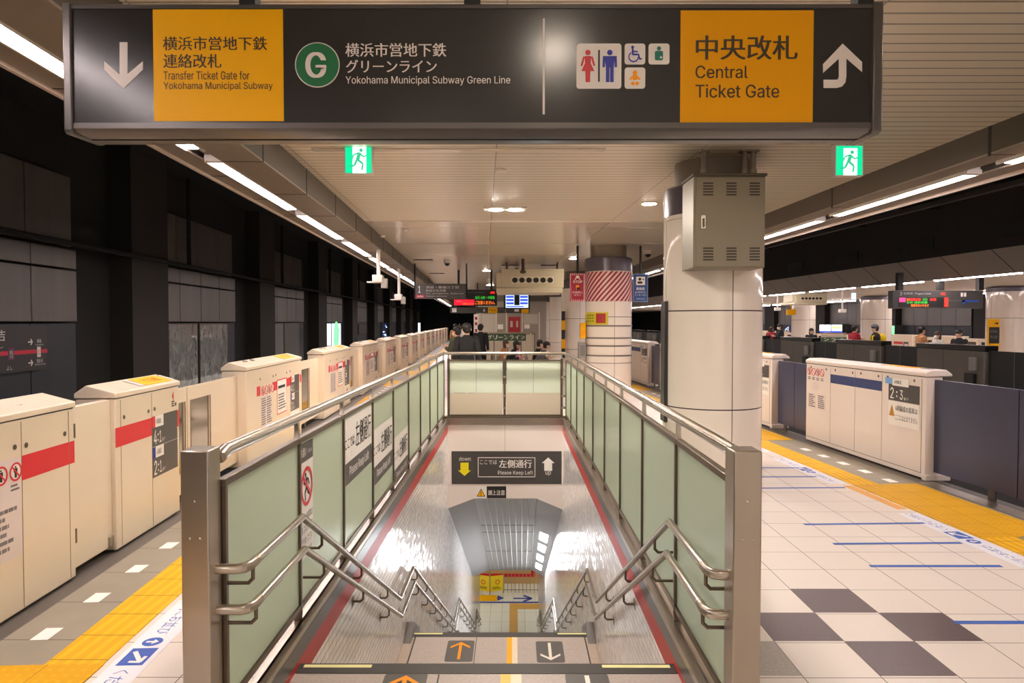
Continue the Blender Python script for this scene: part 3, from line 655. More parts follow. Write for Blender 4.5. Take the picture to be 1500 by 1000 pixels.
# well walls
def well(x0, x1, name, label):
    w = MB().box(x0, x1, SY0 - .4, 26.2, -10.2, -.26).build(name, walltile); struct(w, label, 'wall')
    s = .002 if x0 < -1 else -.002; xa, xb = (x0, x1 + s) if s > 0 else (x0 + s, x1)
    MB().box(xa, xb, SY0 - .4, SY1, -.26, -.12).build('red_band', mat('red_band', (186, 34, 32), .38), w); MB().box(xa, xb, SY0 - .4, SY1, -.12, -.02).build('charcoal_band', mat('charcoal_band', (84, 82, 80), .3), w)
    return w
wl = well(SX0 - .06, SX0, 'wall_stair_left', 'glossy white tiled stair wall under the cream door side fence')
wr = well(SX1, SX1 + .06, 'wall_stair_right', 'glossy white tiled stair wall under the pillar side fence')
sl = MB().box(SX0 - .6, SX0 - .06, SY0 - .4, 26.2, -.3, -.02).box(SX1 + .06, SX1 + .6, SY0 - .4, 26.2, -.3, -.02).build('floor_slab_edge', conc); struct(sl, 'concrete slab edge around the stairwell', 'floor')
# far header wall over the flight, with chamfered soffit below
hx0, hx1 = -.735, .43
ew = MB().prism([(SX0, -.08), (SX0, -1.68), (hx0, -1.49), (hx1, -1.49), (SX1, -1.70), (SX1, -.08)], 1, SY1, SY1 + .12).build('wall_header', soft_white); struct(ew, 'white header wall over the descending stairs', 'wall')
MB().box(SX0 + 1.075, SX0 + 1.08, SY1 - .001, SY1 + .01, -1.5, -.08).build('joint', grey, ew)
hb = MB().box(SX0 - .1, SX1 + .1, SY1 - .02, SY1 + .15, -.1, .04).build('beam', rail_m); struct(hb, 'brushed steel edge beam at the far end of the stairwell', 'beam')
MB().box(SX0 - .1, SX1 + .1, SY1 - .05, SY1 + .1, .04, .06).build('cap', steel_d, hb)
ye, zo = 21.6, -5.75
def soff(xa, za, xb, zb, xc, zc, xd, zd): return MB().quad((xa, SY1 + .05, za), (xb, SY1 + .05, zb), (xd, ye, zd), (xc, ye, zc)).quad((xa, SY1 + .05, za + .05), (xc, ye, zc + .05), (xd, ye, zd + .05), (xb, SY1 + .05, zb + .05)).quad((xc, ye, zc), (xd, ye, zd), (xd, ye, zd + .05), (xc, ye, zc + .05))
ss = MB()
N = 9
for i in range(N):                                   # ribbed centre sheets
    ua, ub = i / N, (i + 1) / N; A = lambda u: hx0 + (hx1 - hx0) * u; B = lambda u: -.70 + 1.24 * u
    ss.quad((A(ua), SY1 + .05, -1.49), (A(ub) - .02, SY1 + .05, -1.49), (B(ub) - .02, ye, zo), (B(ua), ye, zo))
    ss.quad((A(ub) - .02, SY1 + .05, -1.49), (A(ub) - .01, SY1 + .05, -1.53), (B(ub) - .01, ye, zo - .04), (B(ub) - .02, ye, zo)).quad((A(ub) - .01, SY1 + .05, -1.53), (A(ub), SY1 + .05, -1.49), (B(ub), ye, zo), (B(ub) - .01, ye, zo - .04))
cs = ss.build('ceiling_stair', corr); struct(cs, 'grey ribbed sloping ceiling over the lower stairs', 'ceiling')
for yj in (15.6, 16.3, 18.6):
    zj = -1.49 + (zo + 1.49) * (yj - SY1 - .05) / (ye - SY1 - .05); MB().box(-.72, .48, yj, yj + .02, zj - .012, zj + .0).build('joint', grey, cs)
soff(SX0, -1.68, hx0, -1.49, SX0, zo - .22, -.70, zo).build('side_panel', corr_d, cs); soff(hx1, -1.49, SX1, -1.70, .54, zo, SX1, zo - .22).build('side_panel', corr_d, cs)
MB().box(SX0, SX1, ye, ye + .05, zo - .03, zo + .6).build('edge_trim', steel, cs)
for i, yj in enumerate((15.95, 17.2, 18.55, 19.9)):   # four square lamps in the right chamfer
    t_ = lambda yy: (yy - SY1 - .05) / (ye - SY1 - .05)
    def Q(u, yy, d): 
        k = t_(yy); xa, za = hx1 + (.54 - hx1) * k, -1.49 + (zo + 1.49) * k; xb, zb = SX1, -1.70 + (zo - .22 + 1.70) * k
        return (xa + (xb - xa) * u, yy, za + (zb - za) * u - d)
    o = MB(); L = .78
    o.quad(Q(.32, yj, .02), Q(.68, yj, .02), Q(.68, yj + L, .02), Q(.32, yj + L, .02))
    t = thing('stair_lamp', 'square white lamp in the sloping stair ceiling, %s from the top' % ORD[i], 'lamp', Q(.5, yj + L / 2, 0), 'lamps in the sloping stair ceiling')
    ob = o.build('lamp_lens', hall_lens, t)
    fr = MB()
    for (ua, ya, ub, yb) in ((.28, yj - .05, .28, yj + L + .05), (.72, yj - .05, .72, yj + L + .05), (.28, yj - .05, .72, yj - .05), (.28, yj + L + .05, .72, yj + L + .05)): fr.tube([Q(ua, ya, .005), Q(ub, yb, .005)], .015, 6)
    fr.build('lamp_frame', house_m, t)
# lower hall
struct(MB().box(-6, 6, 25.38, 40, Z4 - .2, Z4).build('floor_hall', special('hall_floor_tile', (222, 220, 204), .3, lambda k, c: k.link(k.mix(k.math('MAXIMUM', k.line(k.xyz()[0], .45, .012), k.line(k.xyz()[1], .9, .012)), c, srgb((150, 144, 130))), k.p.inputs['Base Color']))), 'pale tiled floor of the hall below the stairs', 'floor')
struct(MB().box(-6, 6, 40, 40.2, Z4, -5).build('wall_hall', mat('hall_wall', (150, 144, 132), .5)), 'beige end wall of the hall below', 'wall')
hc = MB().box(-6, 6, 26, 40, -5.6, -5.5).build('ceiling_hall', mat('hall_ceiling', (190, 186, 180), .5)); struct(hc, 'flat ceiling of the hall below', 'ceiling')
for i, (x, yy) in enumerate(((-1.5, 27.5), (1.5, 27.5), (-1.5, 31), (1.5, 31), (-1.5, 35), (1.5, 35))):  # lamps out of view, added to light the lower hall
    o = MB().box(x - .6, x + .6, yy - .15, yy + .15, -5.64, -5.6).build('added_hall_lamp', mat('added_hall_glow', (250, 250, 255), .4, emit=9, ecol=(255, 250, 240))); tag(o, 'unseen ceiling lamp added to light the hall below the stairs, %s from the stair foot' % ORD[i], 'lamp', 'added lamps of the hall below')
for x0_, x1_, nm, lb in ((-6.1, -6, 'wall_hall_left', 'white side wall of the hall below, beneath the cream door side'), (6, 6.1, 'wall_hall_right', 'white side wall of the hall below, beneath the blue door side')): struct(MB().box(x0_, x1_, 25.4, 40, Z4, -5.5).build(nm, soft_white), lb, 'wall')
tp = MB().box(-.15, .17, 25.42, 28.78, Z4, Z4 + .004).box(.17, 2.2, 28.2, 28.75, Z4, Z4 + .0041).build('tactile_paving', mat('ochre_tactile', (200, 150, 56), .5)); tag(tp, 'ochre tactile path on the hall floor below the stairs', 'tactile paving')
def farrow(pts, label):
    o = MB(); 
    for p in pts: o.prism([(q[0], q[1]) for q in p], 2, Z4 + .004, Z4 + .007)
    tag(o.build('floor_arrow', blued), label, 'floor marking')
farrow([bar((.0, 29.3), (.72, 29.3), .13), bar((.42, 29.62), (.76, 29.3), .13), bar((.42, 28.98), (.76, 29.3), .13)], 'blue arrow on the hall floor under the railing')
farrow([[(-.66, 29.05), (-.38, 29.33), (-.66, 29.65), (-.66, 29.4), (-1.2, 29.4), (-1.2, 29.26), (-.66, 29.26)]], 'blue arrow on the hall floor beside the yellow barricade')
o = MB().box(-2.4, 2.4, 28.82, 28.96, Z4 + .004, Z4 + .006).build('floor_line', blued); tag(o, 'long blue line across the hall floor below the stairs', 'floor marking')
o = MB().box(-1.5, -.68, 29.02, 29.62, Z4 + .007, Z4 + .02).build('floor_board', yellow); tag(o, 'yellow notice sheet on the hall floor at the barricade', 'notice')
for i, (x, up) in enumerate(((-.95, True), (.27, False))): stair_plate(x, 25.5, 25.9, Z4, up, ('dark floor plate with an orange arrow at the stair foot', 'dark floor plate with a white arrow at the stair foot')[i], .3)
t = thing('hall_railing', 'steel railing with a red kick band across the hall below', 'railing', (1, 29.95, Z4))
for k in range(20): MB().tube([(-.4 + k * .16, 29.95, Z4), (-.4 + k * .16, 29.95, Z4 + 1.15)], .014, 6).build('baluster', steel, t)
MB().tube([(-.45, 29.95, Z4 + 1.15), (2.7, 29.95, Z4 + 1.15)], .03, 8).build('top_rail', rail_m, t); MB().tube([(-.45, 29.95, Z4 + .12), (2.7, 29.95, Z4 + .12)], .02, 8).build('bottom_rail', rail_m, t)
ob = MB().box(-1.8, 2.8, 31, 31.4, Z4, Z4 + .9).build('low_wall', mat('tan_low_wall', (206, 168, 110), .5)); tag(ob, 'tan low wall with a red band behind the hall railing', 'wall')
MB().box(-1.8, .95, 30.98, 31, Z4 + .3, Z4 + .44).box(.78, .95, 30.98, 31, Z4 + .44, Z4 + .86).build('red_band', red, ob)
for i, (xa, ya, xb, yb) in enumerate(((-1.6, 29.95, -1.0, 29.72), (-.98, 29.72, -.42, 29.9))):
    t = thing('barricade', ('yellow barricade board half hidden by the stair wall in the hall below', 'yellow barricade board with a red emblem beside the hall railing')[i], 'barricade', (xa, ya, Z4))
    d = Vector((xb - xa, yb - ya, 0)); u = d.normalized(); fcx = Face(t, (xa, ya, Z4), u, (0, 0, 1)); w = d.length
    fcx.rrect('board', 0, w, .12, .78, .04, mat('barricade_yellow', (238, 214, 10), .4), 0); MB().tube([(xa, ya, Z4), (xa, ya, Z4 + 1.2), (xb, yb, Z4 + 1.2), (xb, yb, Z4)], .018, 6).build('tube_frame', steel, t)
    fcx.ring('emblem', w * .55, .5, .07, .1, red, 2); textlines(fcx, .1, w - .1, .32, .2, 2, blackp, 2)
# ================================================================== BALUSTRADES AND HANDRAILS
FXL, FXR = -1.30, .99
PITCH = 1.115
def balustrade(x, s, label):                          # s = +1 when the stairs are on the +x side
    t = thing('glass_balustrade', label, 'balustrade', (x, 3.1, 0))
    a, c = (x - .115, x + .005) if s > 0 else (x - .055, x + .065)
    MB().box(a, c, 3.0, 3.13, -.3, 1.275).build('end_post', steel, t, .006)
    sc = MB()
    for u, v in ((.5, 1.06), (.32, .9), (.68, .9)): sc.ball((a + (c - a) * u, 3.0, v), .006, .004, .006, 8, 6)
    sc.build('screw', rail_m, t)
    MB().tube([(x, 3.13, 1.225), (x, 3.2, 1.245), (x, 13.2, 1.245)], .03, 12).build('top_rail', rail_m, t)
    MB().box(x - .02, x + .02, 3.13, 13.2, 1.09, 1.125).build('upper_bar', steel_d, t, .004)
    MB().box(x - .02, x + .02, 3.13, 13.2, .085, .115).build('base_bar', steel_d, t)
    MB().box(min(x + s * .015, x + s * .064), max(x + s * .015, x + s * .064), 3.13, 13.2, -.02, .018).box(x - .02, x + .03, 3.13, 13.2, -.02, .018).build('kerb_cap', steel, t)
    for k in range(10):
        y = 3.14 + PITCH * k if k else 3.15
        if y > 13.2: break
        MB().box(x - .022, x + .022, y - .012, y + .012, -.0, 1.12).build('mullion', steel_d, t)
        if k: MB().prism([(y - .03, 1.12), (y + .03, 1.12), (y + .018, 1.16), (y + .018, 1.235), (y - .018, 1.235), (y - .018, 1.16)], 0, x - .012, x + .012).build('rail_stub', steel, t)
        ye_ = min(y + PITCH, 13.19)
        if ye_ - y > .1: MB().box(x - .006, x + .006, y + .012, ye_ - .012, .112, 1.092).build('glass_panel', frost, t)
    return t
bl = balustrade(FXL, 1, 'frosted green glass balustrade beside the cream doors, with keep left stickers')
br = balustrade(FXR, -1, 'frosted green glass balustrade beside the pillars, without stickers')
# far cross balustrade
YB = 13.32
t = thing('glass_balustrade', 'two panel glass balustrade across the far end of the stairwell', 'balustrade', (-.15, YB, 0))
MB().tube([(FXL, 13.2, 1.245), (FXR, 13.2, 1.245)], .027, 12).build('top_rail', rail_m, t)
for xa, xb in ((-1.19, -.2), (-.13, .88)):
    MB().box(xa, xb, YB - .006, YB + .006, .50, 1.10).build('green_film_panel', frost_p, t); MB().box(xa, xb, YB - .006, YB + .006, .09, .495).build('beige_glass_panel', frost_b, t)
    MB().box((xa + xb) / 2 - .002, (xa + xb) / 2 + .002, YB - .009, YB - .004, .5, 1.1).build('film_seam', grey, t)
    MB().box(xa - .02, xb + .02, YB - .018, YB + .018, 1.095, 1.12).box(xa - .02, xb + .02, YB - .018, YB + .018, .065, .092).build('frame_bar', steel_d, t)
for x in (-1.215, -.165, .905):
    MB().box(x - .022, x + .022, YB - .022, YB + .022, .0, 1.14).build('frame_post', steel_d, t)
for x in (-1.215, -.165, .905): MB().box(x - .01, x + .01, YB - .06, YB - .03, 1.14, 1.23).build('rail_stub', steel, t)
for z in (.78, .42, .2): MB().box(.9, .99, YB - .03, YB - .01, z, z + .04).box(-.19, -.14, YB - .035, YB - .02, z, z + .04).build('clamp', rail_m, t)
# stickers on the fence
def fence_face(t, y, z): return Face(t, (FXL + .007, y, z), (0, 1, 0), (0, 0, 1))
def seam(k): return 3.14 + PITCH * k
t = thing('warning_sticker', 'tall white sticker with a no running pictogram on the second glass panel', 'sticker', (FXL, seam(1), .4))
f = fence_face(t, seam(1) + .02, 0)
f = f.on(f.rect('sticker_sheet', 0, .28, .36, 1.075, white, 0)); f.rect('heading_band', 0, .28, .96, 1.075, dark, 1); f.text('お願い', .02, .14, .99, 1.045, white, 1, .01); f.text('Notice', .16, .25, 1.0, 1.03, white, 1)
f.ring('prohibition_ring', .14, .80, .098, .122, red, 2, 36); f.polys('pictogram', runner(.14, .71, .18, -1), blackp, 1); f.poly('prohibition_bar', bar((.06, .87), (.22, .73), .022), red, 3)
for i, s in enumerate(('かけこみ乗車は', 'あぶないので', 'おやめください')): f.text(s, .02, .26, .59 - i * .072, .64 - i * .072, blackp, 1)
f.text('Please do not rush', .04, .24, .395, .415, blackp, 1)
for k, (za, lb) in enumerate(((1.075, 'keep left sticker high on the third glass panel'), (.82, 'keep left sticker mid height on the fourth glass panel'), (.56, 'keep left sticker low on the fifth glass panel'))):
    y = seam(2 + k) + .02; w = 1.06 * (1.0 if k < 2 else .98); hh = .52
    t = thing('keep_left_sticker', 'white and charcoal ' + lb, 'sticker', (FXL, y, za - hh), 'keep left stickers on the glass balustrade')
    f0 = fence_face(t, y, za - hh); f = f0.on(f0.rect('sticker_sheet', 0, w, .17, hh, white, 0)); f1 = f0.on(f0.rect('caption_band', 0, w, 0, .17, dark, 0))
    f.text('ここでは', .04, .36, .28, .36, blackp, 1, .01); f.text('左側通行', .40, w - .04, .24, .45, blackp, 1, .02); f1.text('Please Keep Left', .18, w - .14, .035, .13, white, 1, .01)
# handrails: each one continuous from the post to the hall
def rail_pts(z0, x):
    g = .505
    a = [(3.0 + .05, z0), (3.9, z0), (7.25, Z1 + z0), (8.2, Z1 + z0), (13.9, Z2 + z0), (15.1, Z2 + z0), (21.3, Z3 + z0), (22.4, Z3 + z0), (25.4, Z4 + z0)]
    return [Vector((x, y, z)) for y, z in a]
def handrail(x, wallx, post_x, z0, label):
    s = 1 if x > wallx else -1
    t = thing('handrail', label, 'handrail', (x, 3.05, z0)); P_ = rail_pts(z0, x)
    MB().tube([(x, 3.13, z0)] + P_[1:], .02, 12).build('rail', rail_m, t)
    MB().tube([(post_x, 3.075, z0), (x - s * .045, 3.075, z0), (x - s * .014, 3.09, z0), (x, 3.13, z0), (x, 3.2, z0)], .0225, 12).build('end_elbow', steel, t)
    spots = []
    for i in range(len(P_) - 1):
        a, b_ = P_[i], P_[i + 1]; L = (b_ - a).length; n = max(1, int(L / 1.0)) if i else 1
        for k in range(n): spots.append(a.lerp(b_, (k + (.35 if i else .12)) / n if n > 1 else (.35 if i else .12)))
    for p in spots:
        wx = (FXL + .02 if s > 0 else FXR - .02) if p.y < 5.0 else wallx
        bk = MB().tube([p + Vector((0, 0, -.015)), p + Vector((0, .0, -.07)), p + Vector((-s * .02, 0, -.09)), Vector((wx, p.y, p.z - .09))], .009, 8).build('bracket', steel_d, t)
        if p.y > 5: MB().box(wx - .004, wx + .004, p.y - .03, p.y + .03, p.z - .125, p.z - .055).build('wall_plate', steel_d, bk)
    return t
HL, HR = -1.165, .86
handrail(HL, SX0, FXL + .005, .745, 'upper steel handrail on the cream door side of the stairs')
handrail(HL + .012, SX0, FXL + .005, .565, 'lower steel handrail on the cream door side of the stairs')
handrail(HR, SX1, FXR - .055, .72, 'upper steel handrail on the pillar side of the stairs')
handrail(HR - .012, SX1, FXR - .055, .545, 'lower steel handrail on the pillar side of the stairs')
# signs on the header wall
def q13(px, py): p = at(px, py, SY1); return p.x, p.z
t = thing('keep_left_sign', 'charcoal keep left sign with yellow down and white up arrows on the header wall', 'sign', (-.15, SY1, -1.2))
f = Face(t, (0, SY1 - .001, 0))
def box13(px0, py0, px1, py1): a, c = q13(px0, py0); b_, d = q13(px1, py1); return a, b_, d, c
f.rect('sign_panel', *box13(661.5, 660.5, 822.5, 708.8), dark, 0, .004)
u0, u1, v0, v1 = box13(700, 669.5, 784, 698.5)
for r_ in ((u0, u1, v1 - .012, v1), (u0, u1, v0, v0 + .012), (u0, u0 + .012, v0, v1), (u1 - .012, u1, v0, v1)): f.rect('border', *r_, white, 3)
f.text('ここでは', *box13(703, 673.5, 728, 679.5), white, 3); f.text('左側通行', *box13(731, 673, 779, 685), white, 3, .02); f.text('Please Keep Left', *box13(729.5, 689, 780.5, 696), white, 3)
f.text('down', *box13(672.5, 669, 689.5, 674.5), white, 3); f.text('up', *box13(799, 690, 807, 696.5), white, 3)
a, c = q13(680.5, 687); f.poly('down_arrow', arrow(a, c, .25, .245, False, .62, .42), mat('lemon_print', (238, 224, 10), .4), 3); a, c = q13(803, 679.5); f.poly('up_arrow', arrow(a, c, .25, .24, True, .62, .42), white, 3)
t = thing('head_warning_sign', 'small sign with a yellow triangle and a black caption above the stair soffit', 'sign', (-.4, SY1, -1.45))
f = Face(t, (0, SY1 - .001, 0)); f.rect('caption_plate', *box13(713, 712, 741.5, 729.3), blackp, 0); f.text('頭上注意', *box13(715, 717.5, 739.5, 725), white, 1, .02)
f.rect('white_plate', *box13(697.5, 712, 713, 729.3), white, 0)
a, c = q13(704.7, 721.5); f.poly('triangle_edge', [(a - .085, c - .07), (a + .085, c - .07), (a, c + .08)], blackp, 1); f.poly('triangle', [(a - .066, c - .058), (a + .066, c - .058), (a, c + .056)], yellow, 2); f.rect('exclamation', a - .007, a + .007, c - .02, c + .025, blackp, 3); f.rect('exclamation', a - .007, a + .007, c - .045, c - .031, blackp, 3)
# ================================================================== OVERHEAD SIGN
SY = 3.1
def q(px, py): p = at(px, py, SY); return p.x, p.z
def bx(px0, py0, px1, py1): a, c = q(px0, py0); b_, d = q(px1, py1); return a, b_, d, c
X0, Ztop = q(93, 5); X1, Zbot = q(1290, 192); zp0 = q(600, 180)[1]; zp1 = q(600, 13)[1]
sg = thing('hanging_sign', 'large charcoal overhead sign with yellow ticket gate panels and white arrows', 'sign', ((X0 + X1) / 2, SY + .1, Zbot))
xi0, xi1 = q(107, 90)[0], q(1277, 90)[0]
MB().box(xi0, xi1, SY, SY + .22, zp0, zp1).build('sign_box', signface, sg)
MB().prism([(SY - .006, zp1), (SY - .006, Ztop - .01), (SY + .01, Ztop), (SY + .22, Ztop), (SY + .22, zp1)], 0, xi0, xi1).build('top_frame', dark, sg)
MB().prism([(SY - .006, zp0), (SY - .006, Zbot + .012), (SY + .012, Zbot), (SY + .21, Zbot - .004), (SY + .225, Zbot + .02), (SY + .225, zp0)], 0, xi0, xi1).build('bottom_frame', mat('satin_charcoal', (96, 92, 90), .28, .5), sg)
for a, c in ((X0, xi0), (xi1, X1)):
    MB().prism([(SY - .014, Zbot + .0), (SY - .014, Ztop + .0), (SY + .235, Ztop), (SY + .235, Zbot - .004), (SY + .005, Zbot - .012)], 0, a, c).build('end_cap', mat('satin_charcoal'), sg, .006)
MB().box(-1.9, 1.55, SY + .125, SY + .13, Zbot - .0065, Zbot - .002).build('bottom_seam', black, sg)
for px in (366, 692, 1263):
    x = at(px, 3, SY + .11).x; MB().box(x - .035, x + .035, SY + .075, SY + .145, Ztop - .02, 3.81).build('hanger', black, sg)
f = Face(sg, (0, SY - .0005, 0))
yp1 = f.rect('yellow_panel', *bx(224, 14, 416, 177.5), yellow, 0); yp2 = f.rect('yellow_panel', *bx(997, 15.5, 1190, 180), mat('shaded_yellow_print', (232, 162, 2), .4, spec=.2), 0)  # second panel's yellow is darkened, as less lamp reflection reaches it
K = mat('brown_black_print', (62, 50, 30), .5)
wp = mat('sign_white_print', (226, 218, 212), .45)
f.on(yp1).text('横浜市営地下鉄', *bx(239, 54, 392, 74), K, 1, .015); f.on(yp1).text('連絡改札', *bx(239.5, 79.5, 325, 100), K, 1, .015)
f.on(yp1).text('Transfer Ticket Gate for', *bx(240, 104.5, 366, 117), K, 1, .006); f.on(yp1).text('Yokohama Municipal Subway', *bx(240, 120.5, 400, 133.5), K, 1, .006)
f.text('横浜市営地下鉄', *bx(506, 63.5, 654, 83.5), wp, 1, .015); f.text('グリーンライン', *bx(507, 88, 640, 107), wp, 1, .015); f.text('Yokohama Municipal Subway Green Line', *bx(506.5, 112, 747.5, 125.5), wp, 1, .006)
f.on(yp2).text('中央改札', *bx(1019, 52.5, 1168, 88), K, 1, .02); f.on(yp2).text('Central', *bx(1018.5, 96.5, 1095, 115), K, 1, .008); f.on(yp2).text('Ticket Gate', *bx(1018.5, 124, 1141, 143.5), K, 1, .008)
a, c = q(465, 95.3); ru = (q(498, 95)[0] - q(432.5, 95)[0]) / 2
g_ = f.on(f.disc('badge_rim', a, c, ru, wp, 0, 48)); g_.disc('badge_disc', a, c, ru * .955, green, 1, 48); g_.text('G', *bx(447.5, 77, 478.5, 114.5), wp, 2, .03)
f.rect('divider', *bx(795, 27, 798, 167.5), wp, 0)
# arrows
def qq(*pts): return [q(*p) for p in pts]
f.polys('down_arrow', [qq((175.5, 62), (187, 62), (187, 120), (175.5, 120)), qq((153, 90), (153, 102), (181, 130), (181, 114)), qq((181, 114), (181, 130), (209.5, 102), (209.5, 90))], wp, 0)
f.polys('up_arrow', [qq((1205.5, 94), (1234, 64), (1234, 81), (1205.5, 107)), qq((1234, 64), (1262.5, 91), (1262.5, 105.5), (1234, 81)), qq((1228.5, 74), (1239.5, 74), (1239.5, 112), (1228.5, 112)), qq((1206, 117), (1225, 117), (1225, 129), (1206, 129)), qq((1225, 117), (1227.5, 115.8), (1228.5, 112), (1239.5, 112), (1238, 121), (1233, 127), (1225, 129))], wp, 0)
def icon(px0, py0, px1, py1): return f.rrect('icon_plate', *bx(px0, py0, px1, py1), .012, mat('icon_white', (232, 226, 220), .4), 0)
i1, i2, i3, i4 = (f.on(icon(*z)) for z in ((844.5, 64, 910, 130), (915, 64, 945, 94.5), (950, 64, 980.5, 94.5), (915, 99, 945, 130)))
pu = q(1, 1)[0] - q(0, 1)[0]
a, c = q(861, 120.5); i1.polys('woman_pictogram', figure(a, c, 47 * pu, True), mat('crimson_print', (206, 16, 40), .4), 1)
a, c = q(893, 120.5); i1.polys('man_pictogram', figure(a, c, 47 * pu), mat('royal_print', (22, 30, 160), .4), 1)
i1.rect('icon_divider', *bx(876, 73.5, 878.5, 120), blackp, 1)
a, c = q(930, 79.5); e = pu
i2.polys('wheelchair_pictogram', [circ(a - 3.5 * e, c + 10 * e, 2.2 * e, 12), bar((a - 3.5 * e, c + 8 * e), (a - 3 * e, c - 1 * e), 2.6 * e), bar((a - 3.2 * e, c + 4 * e), (a + 4 * e, c + 3.4 * e), 1.8 * e), bar((a - 3 * e, c - .6 * e), (a + 5 * e, c - .6 * e), 2.2 * e), bar((a + 5 * e, c), (a + 7 * e, c - 7.5 * e), 2 * e), bar((a + 7 * e, c - 7.5 * e), (a + 10 * e, c - 6.5 * e), 1.8 * e)] + [[(a - 2 * e + r_ * e * math.cos(t0), c - 4 * e + r_ * e * math.sin(t0)) for r_, t0 in ((6.2, R(120 + 30 * i)), (7.9, R(120 + 30 * i)), (7.9, R(150 + 30 * i)), (6.2, R(150 + 30 * i)))] for i in range(8)], mat('royal_print'), 1)
a, c = q(965, 79.5); i3.polys('ostomate_pictogram', [circ(a, c + 8.2 * e, 3 * e, 16), rr(a - 6 * e, a + 6 * e, c - 9 * e, c + 4.5 * e, 2.5 * e)], teal, 1); i3.polys('cross', [bar((a + 1 * e, c - 5 * e), (a + 5 * e, c - 5 * e), 1.4 * e), bar((a + 3 * e, c - 3 * e), (a + 3 * e, c - 7 * e), 1.4 * e)], white, 2)
a, c = q(930, 114.5); i4.polys('baby_pictogram', [circ(a, c + 7.5 * e, 3.4 * e, 16), [(a - 3 * e, c + 4 * e), (a + 3 * e, c + 4 * e), (a + 8.5 * e, c - 1.8 * e), (a + 6.5 * e, c - 3 * e), (a + 3 * e, c - .5 * e), (a + 3 * e, c - 3 * e), (a - 3 * e, c - 3 * e), (a - 3 * e, c - .5 * e), (a - 6.5 * e, c - 3 * e), (a - 8.5 * e, c - 1.8 * e)], circ(a - 3 * e, c - 8 * e, 2.6 * e, 12), circ(a + 3 * e, c - 8 * e, 2.6 * e, 12), bar((a - 5 * e, c - 6 * e), (a - 5 * e, c - 9 * e), 2 * e), bar((a + 5 * e, c - 6 * e), (a + 5 * e, c - 9 * e), 2 * e)], orange, 1)
# ================================================================== CEILING FITTINGS
def exit_sign(px, py, Y, label, flip=1):
    p = at(px, py, Y); w, h = 38 * Y / F, 42 * Y / F
    t = thing('exit_sign', label, 'exit sign', (p.x, Y, p.z - h / 2))
    MB().box(p.x - w / 2 - .012, p.x + w / 2 + .012, Y, Y + .1, p.z - h / 2 - .01, p.z + h / 2 + .012).build('sign_case', house_m, t)
    MB().box(p.x - w / 2 - .02, p.x + w / 2 + .02, Y + .01, Y + .09, p.z + h / 2 + .01, 3.8 if p.z + h / 2 > 3.3 else p.z + h / 2 + .04).build('mount', house_m, t)
    f = Face(t, (p.x, Y, p.z)); f.rect('green_face', -w / 2, w / 2, -h / 2, h / 2, exit_g, 0)
    f.poly('white_door', [(-w * .22, -h / 2), (w * .30, -h / 2), (w * .30, h * .42), (-w * .22, h * .42)], exit_w, 1); f.polys('running_figure', runner(.0, -h * .42, h * .78, flip), mat('exit_figure', (60, 200, 150), .5, emit=.35), 2)
    return t
exit_sign(525, 232, 8.1, 'lit green running man exit sign nearest the strip lamps over the cream doors')
exit_sign(1244, 235, 7.85, 'lit green running man exit sign above the blue door side')
def downlight(px, py, label, r=.16):
    Y = (3.8 - CH) / (ray(px, py).z / ray(px, py).y); p = at(px, py, Y)
    t = thing('downlight', label, 'downlight', (p.x, p.y, 3.78)); MB().lathe([(r, 3.8), (r, 3.785), (r * .8, 3.78)], p.x, p.y, 28).build('trim_ring', house_m, t); MB().lathe([(r * .72, 3.781), (r * .72, 3.777)], p.x, p.y, 24).build('glow_disc', down_m, t); return t
downlight(951, 297, 'round recessed downlight beside the cabinet pillar')
downlight(840, 378, 'small recessed downlight left of the striped pillar', .17); downlight(713, 396, 'small recessed downlight between the platform sign and the air duct', .2); downlight(718, 417, 'faint recessed downlight above the departure board', .25)
for i, (x, y) in enumerate(((.3, 1.0), (3.4, 3.0), (-1.0, -2.5), (2.6, -4))):  # downlights out of view, added for more light
    t = thing('downlight', 'added unseen round downlight %s' % ('above the near end of the stairwell', 'in the ceiling above the checker tiles', 'behind the camera on the stair axis', 'behind the camera towards the blue doors')[i], 'downlight', (x, y, 3.78)); MB().lathe([(.16, 3.8), (.16, 3.785), (.13, 3.78)], x, y, 24).build('trim_ring', house_m, t); MB().lathe([(.115, 3.781), (.115, 3.777)], x, y, 24).build('glow_disc', down_m, t)
Yd = (3.8 - CH) / (ray(740, 306).z / ray(740, 306).y); p = at(740, 306, Yd)
w = 31 * Yd / F
for yy, lb in ((6.0, 'unseen twin spot plate added for light above the overhead sign'),):  # unseen twin spot, added to brighten the stairwell
    t = thing('twin_downlight', lb, 'downlight', (p.x, yy, 3.78)); MB().box(p.x - w, p.x + w, yy - .22, yy + .22, 3.784, 3.8).build('plate', house_m, t)
    for s_ in (-.46, .46): MB().lathe([(w * .3, 3.785), (w * .3, 3.78)], p.x + s_ * w, yy, 24).build('glow_disc', mat('added_downlight_glow', (255, 246, 236), .4, emit=230, ecol=(255, 240, 226)), t)
t = thing('twin_downlight', 'rectangular ceiling plate with two glowing round spots', 'downlight', (p.x, Yd, 3.78)); w = 31 * Yd / F
MB().box(p.x - w, p.x + w, Yd - .22, Yd + .22, 3.784, 3.8).build('plate', house_m, t)
for s in (-.46, .46): MB().lathe([(w * .3, 3.785), (w * .3, 3.78)], p.x + s * w, Yd, 24).build('glow_disc', down_s, t)
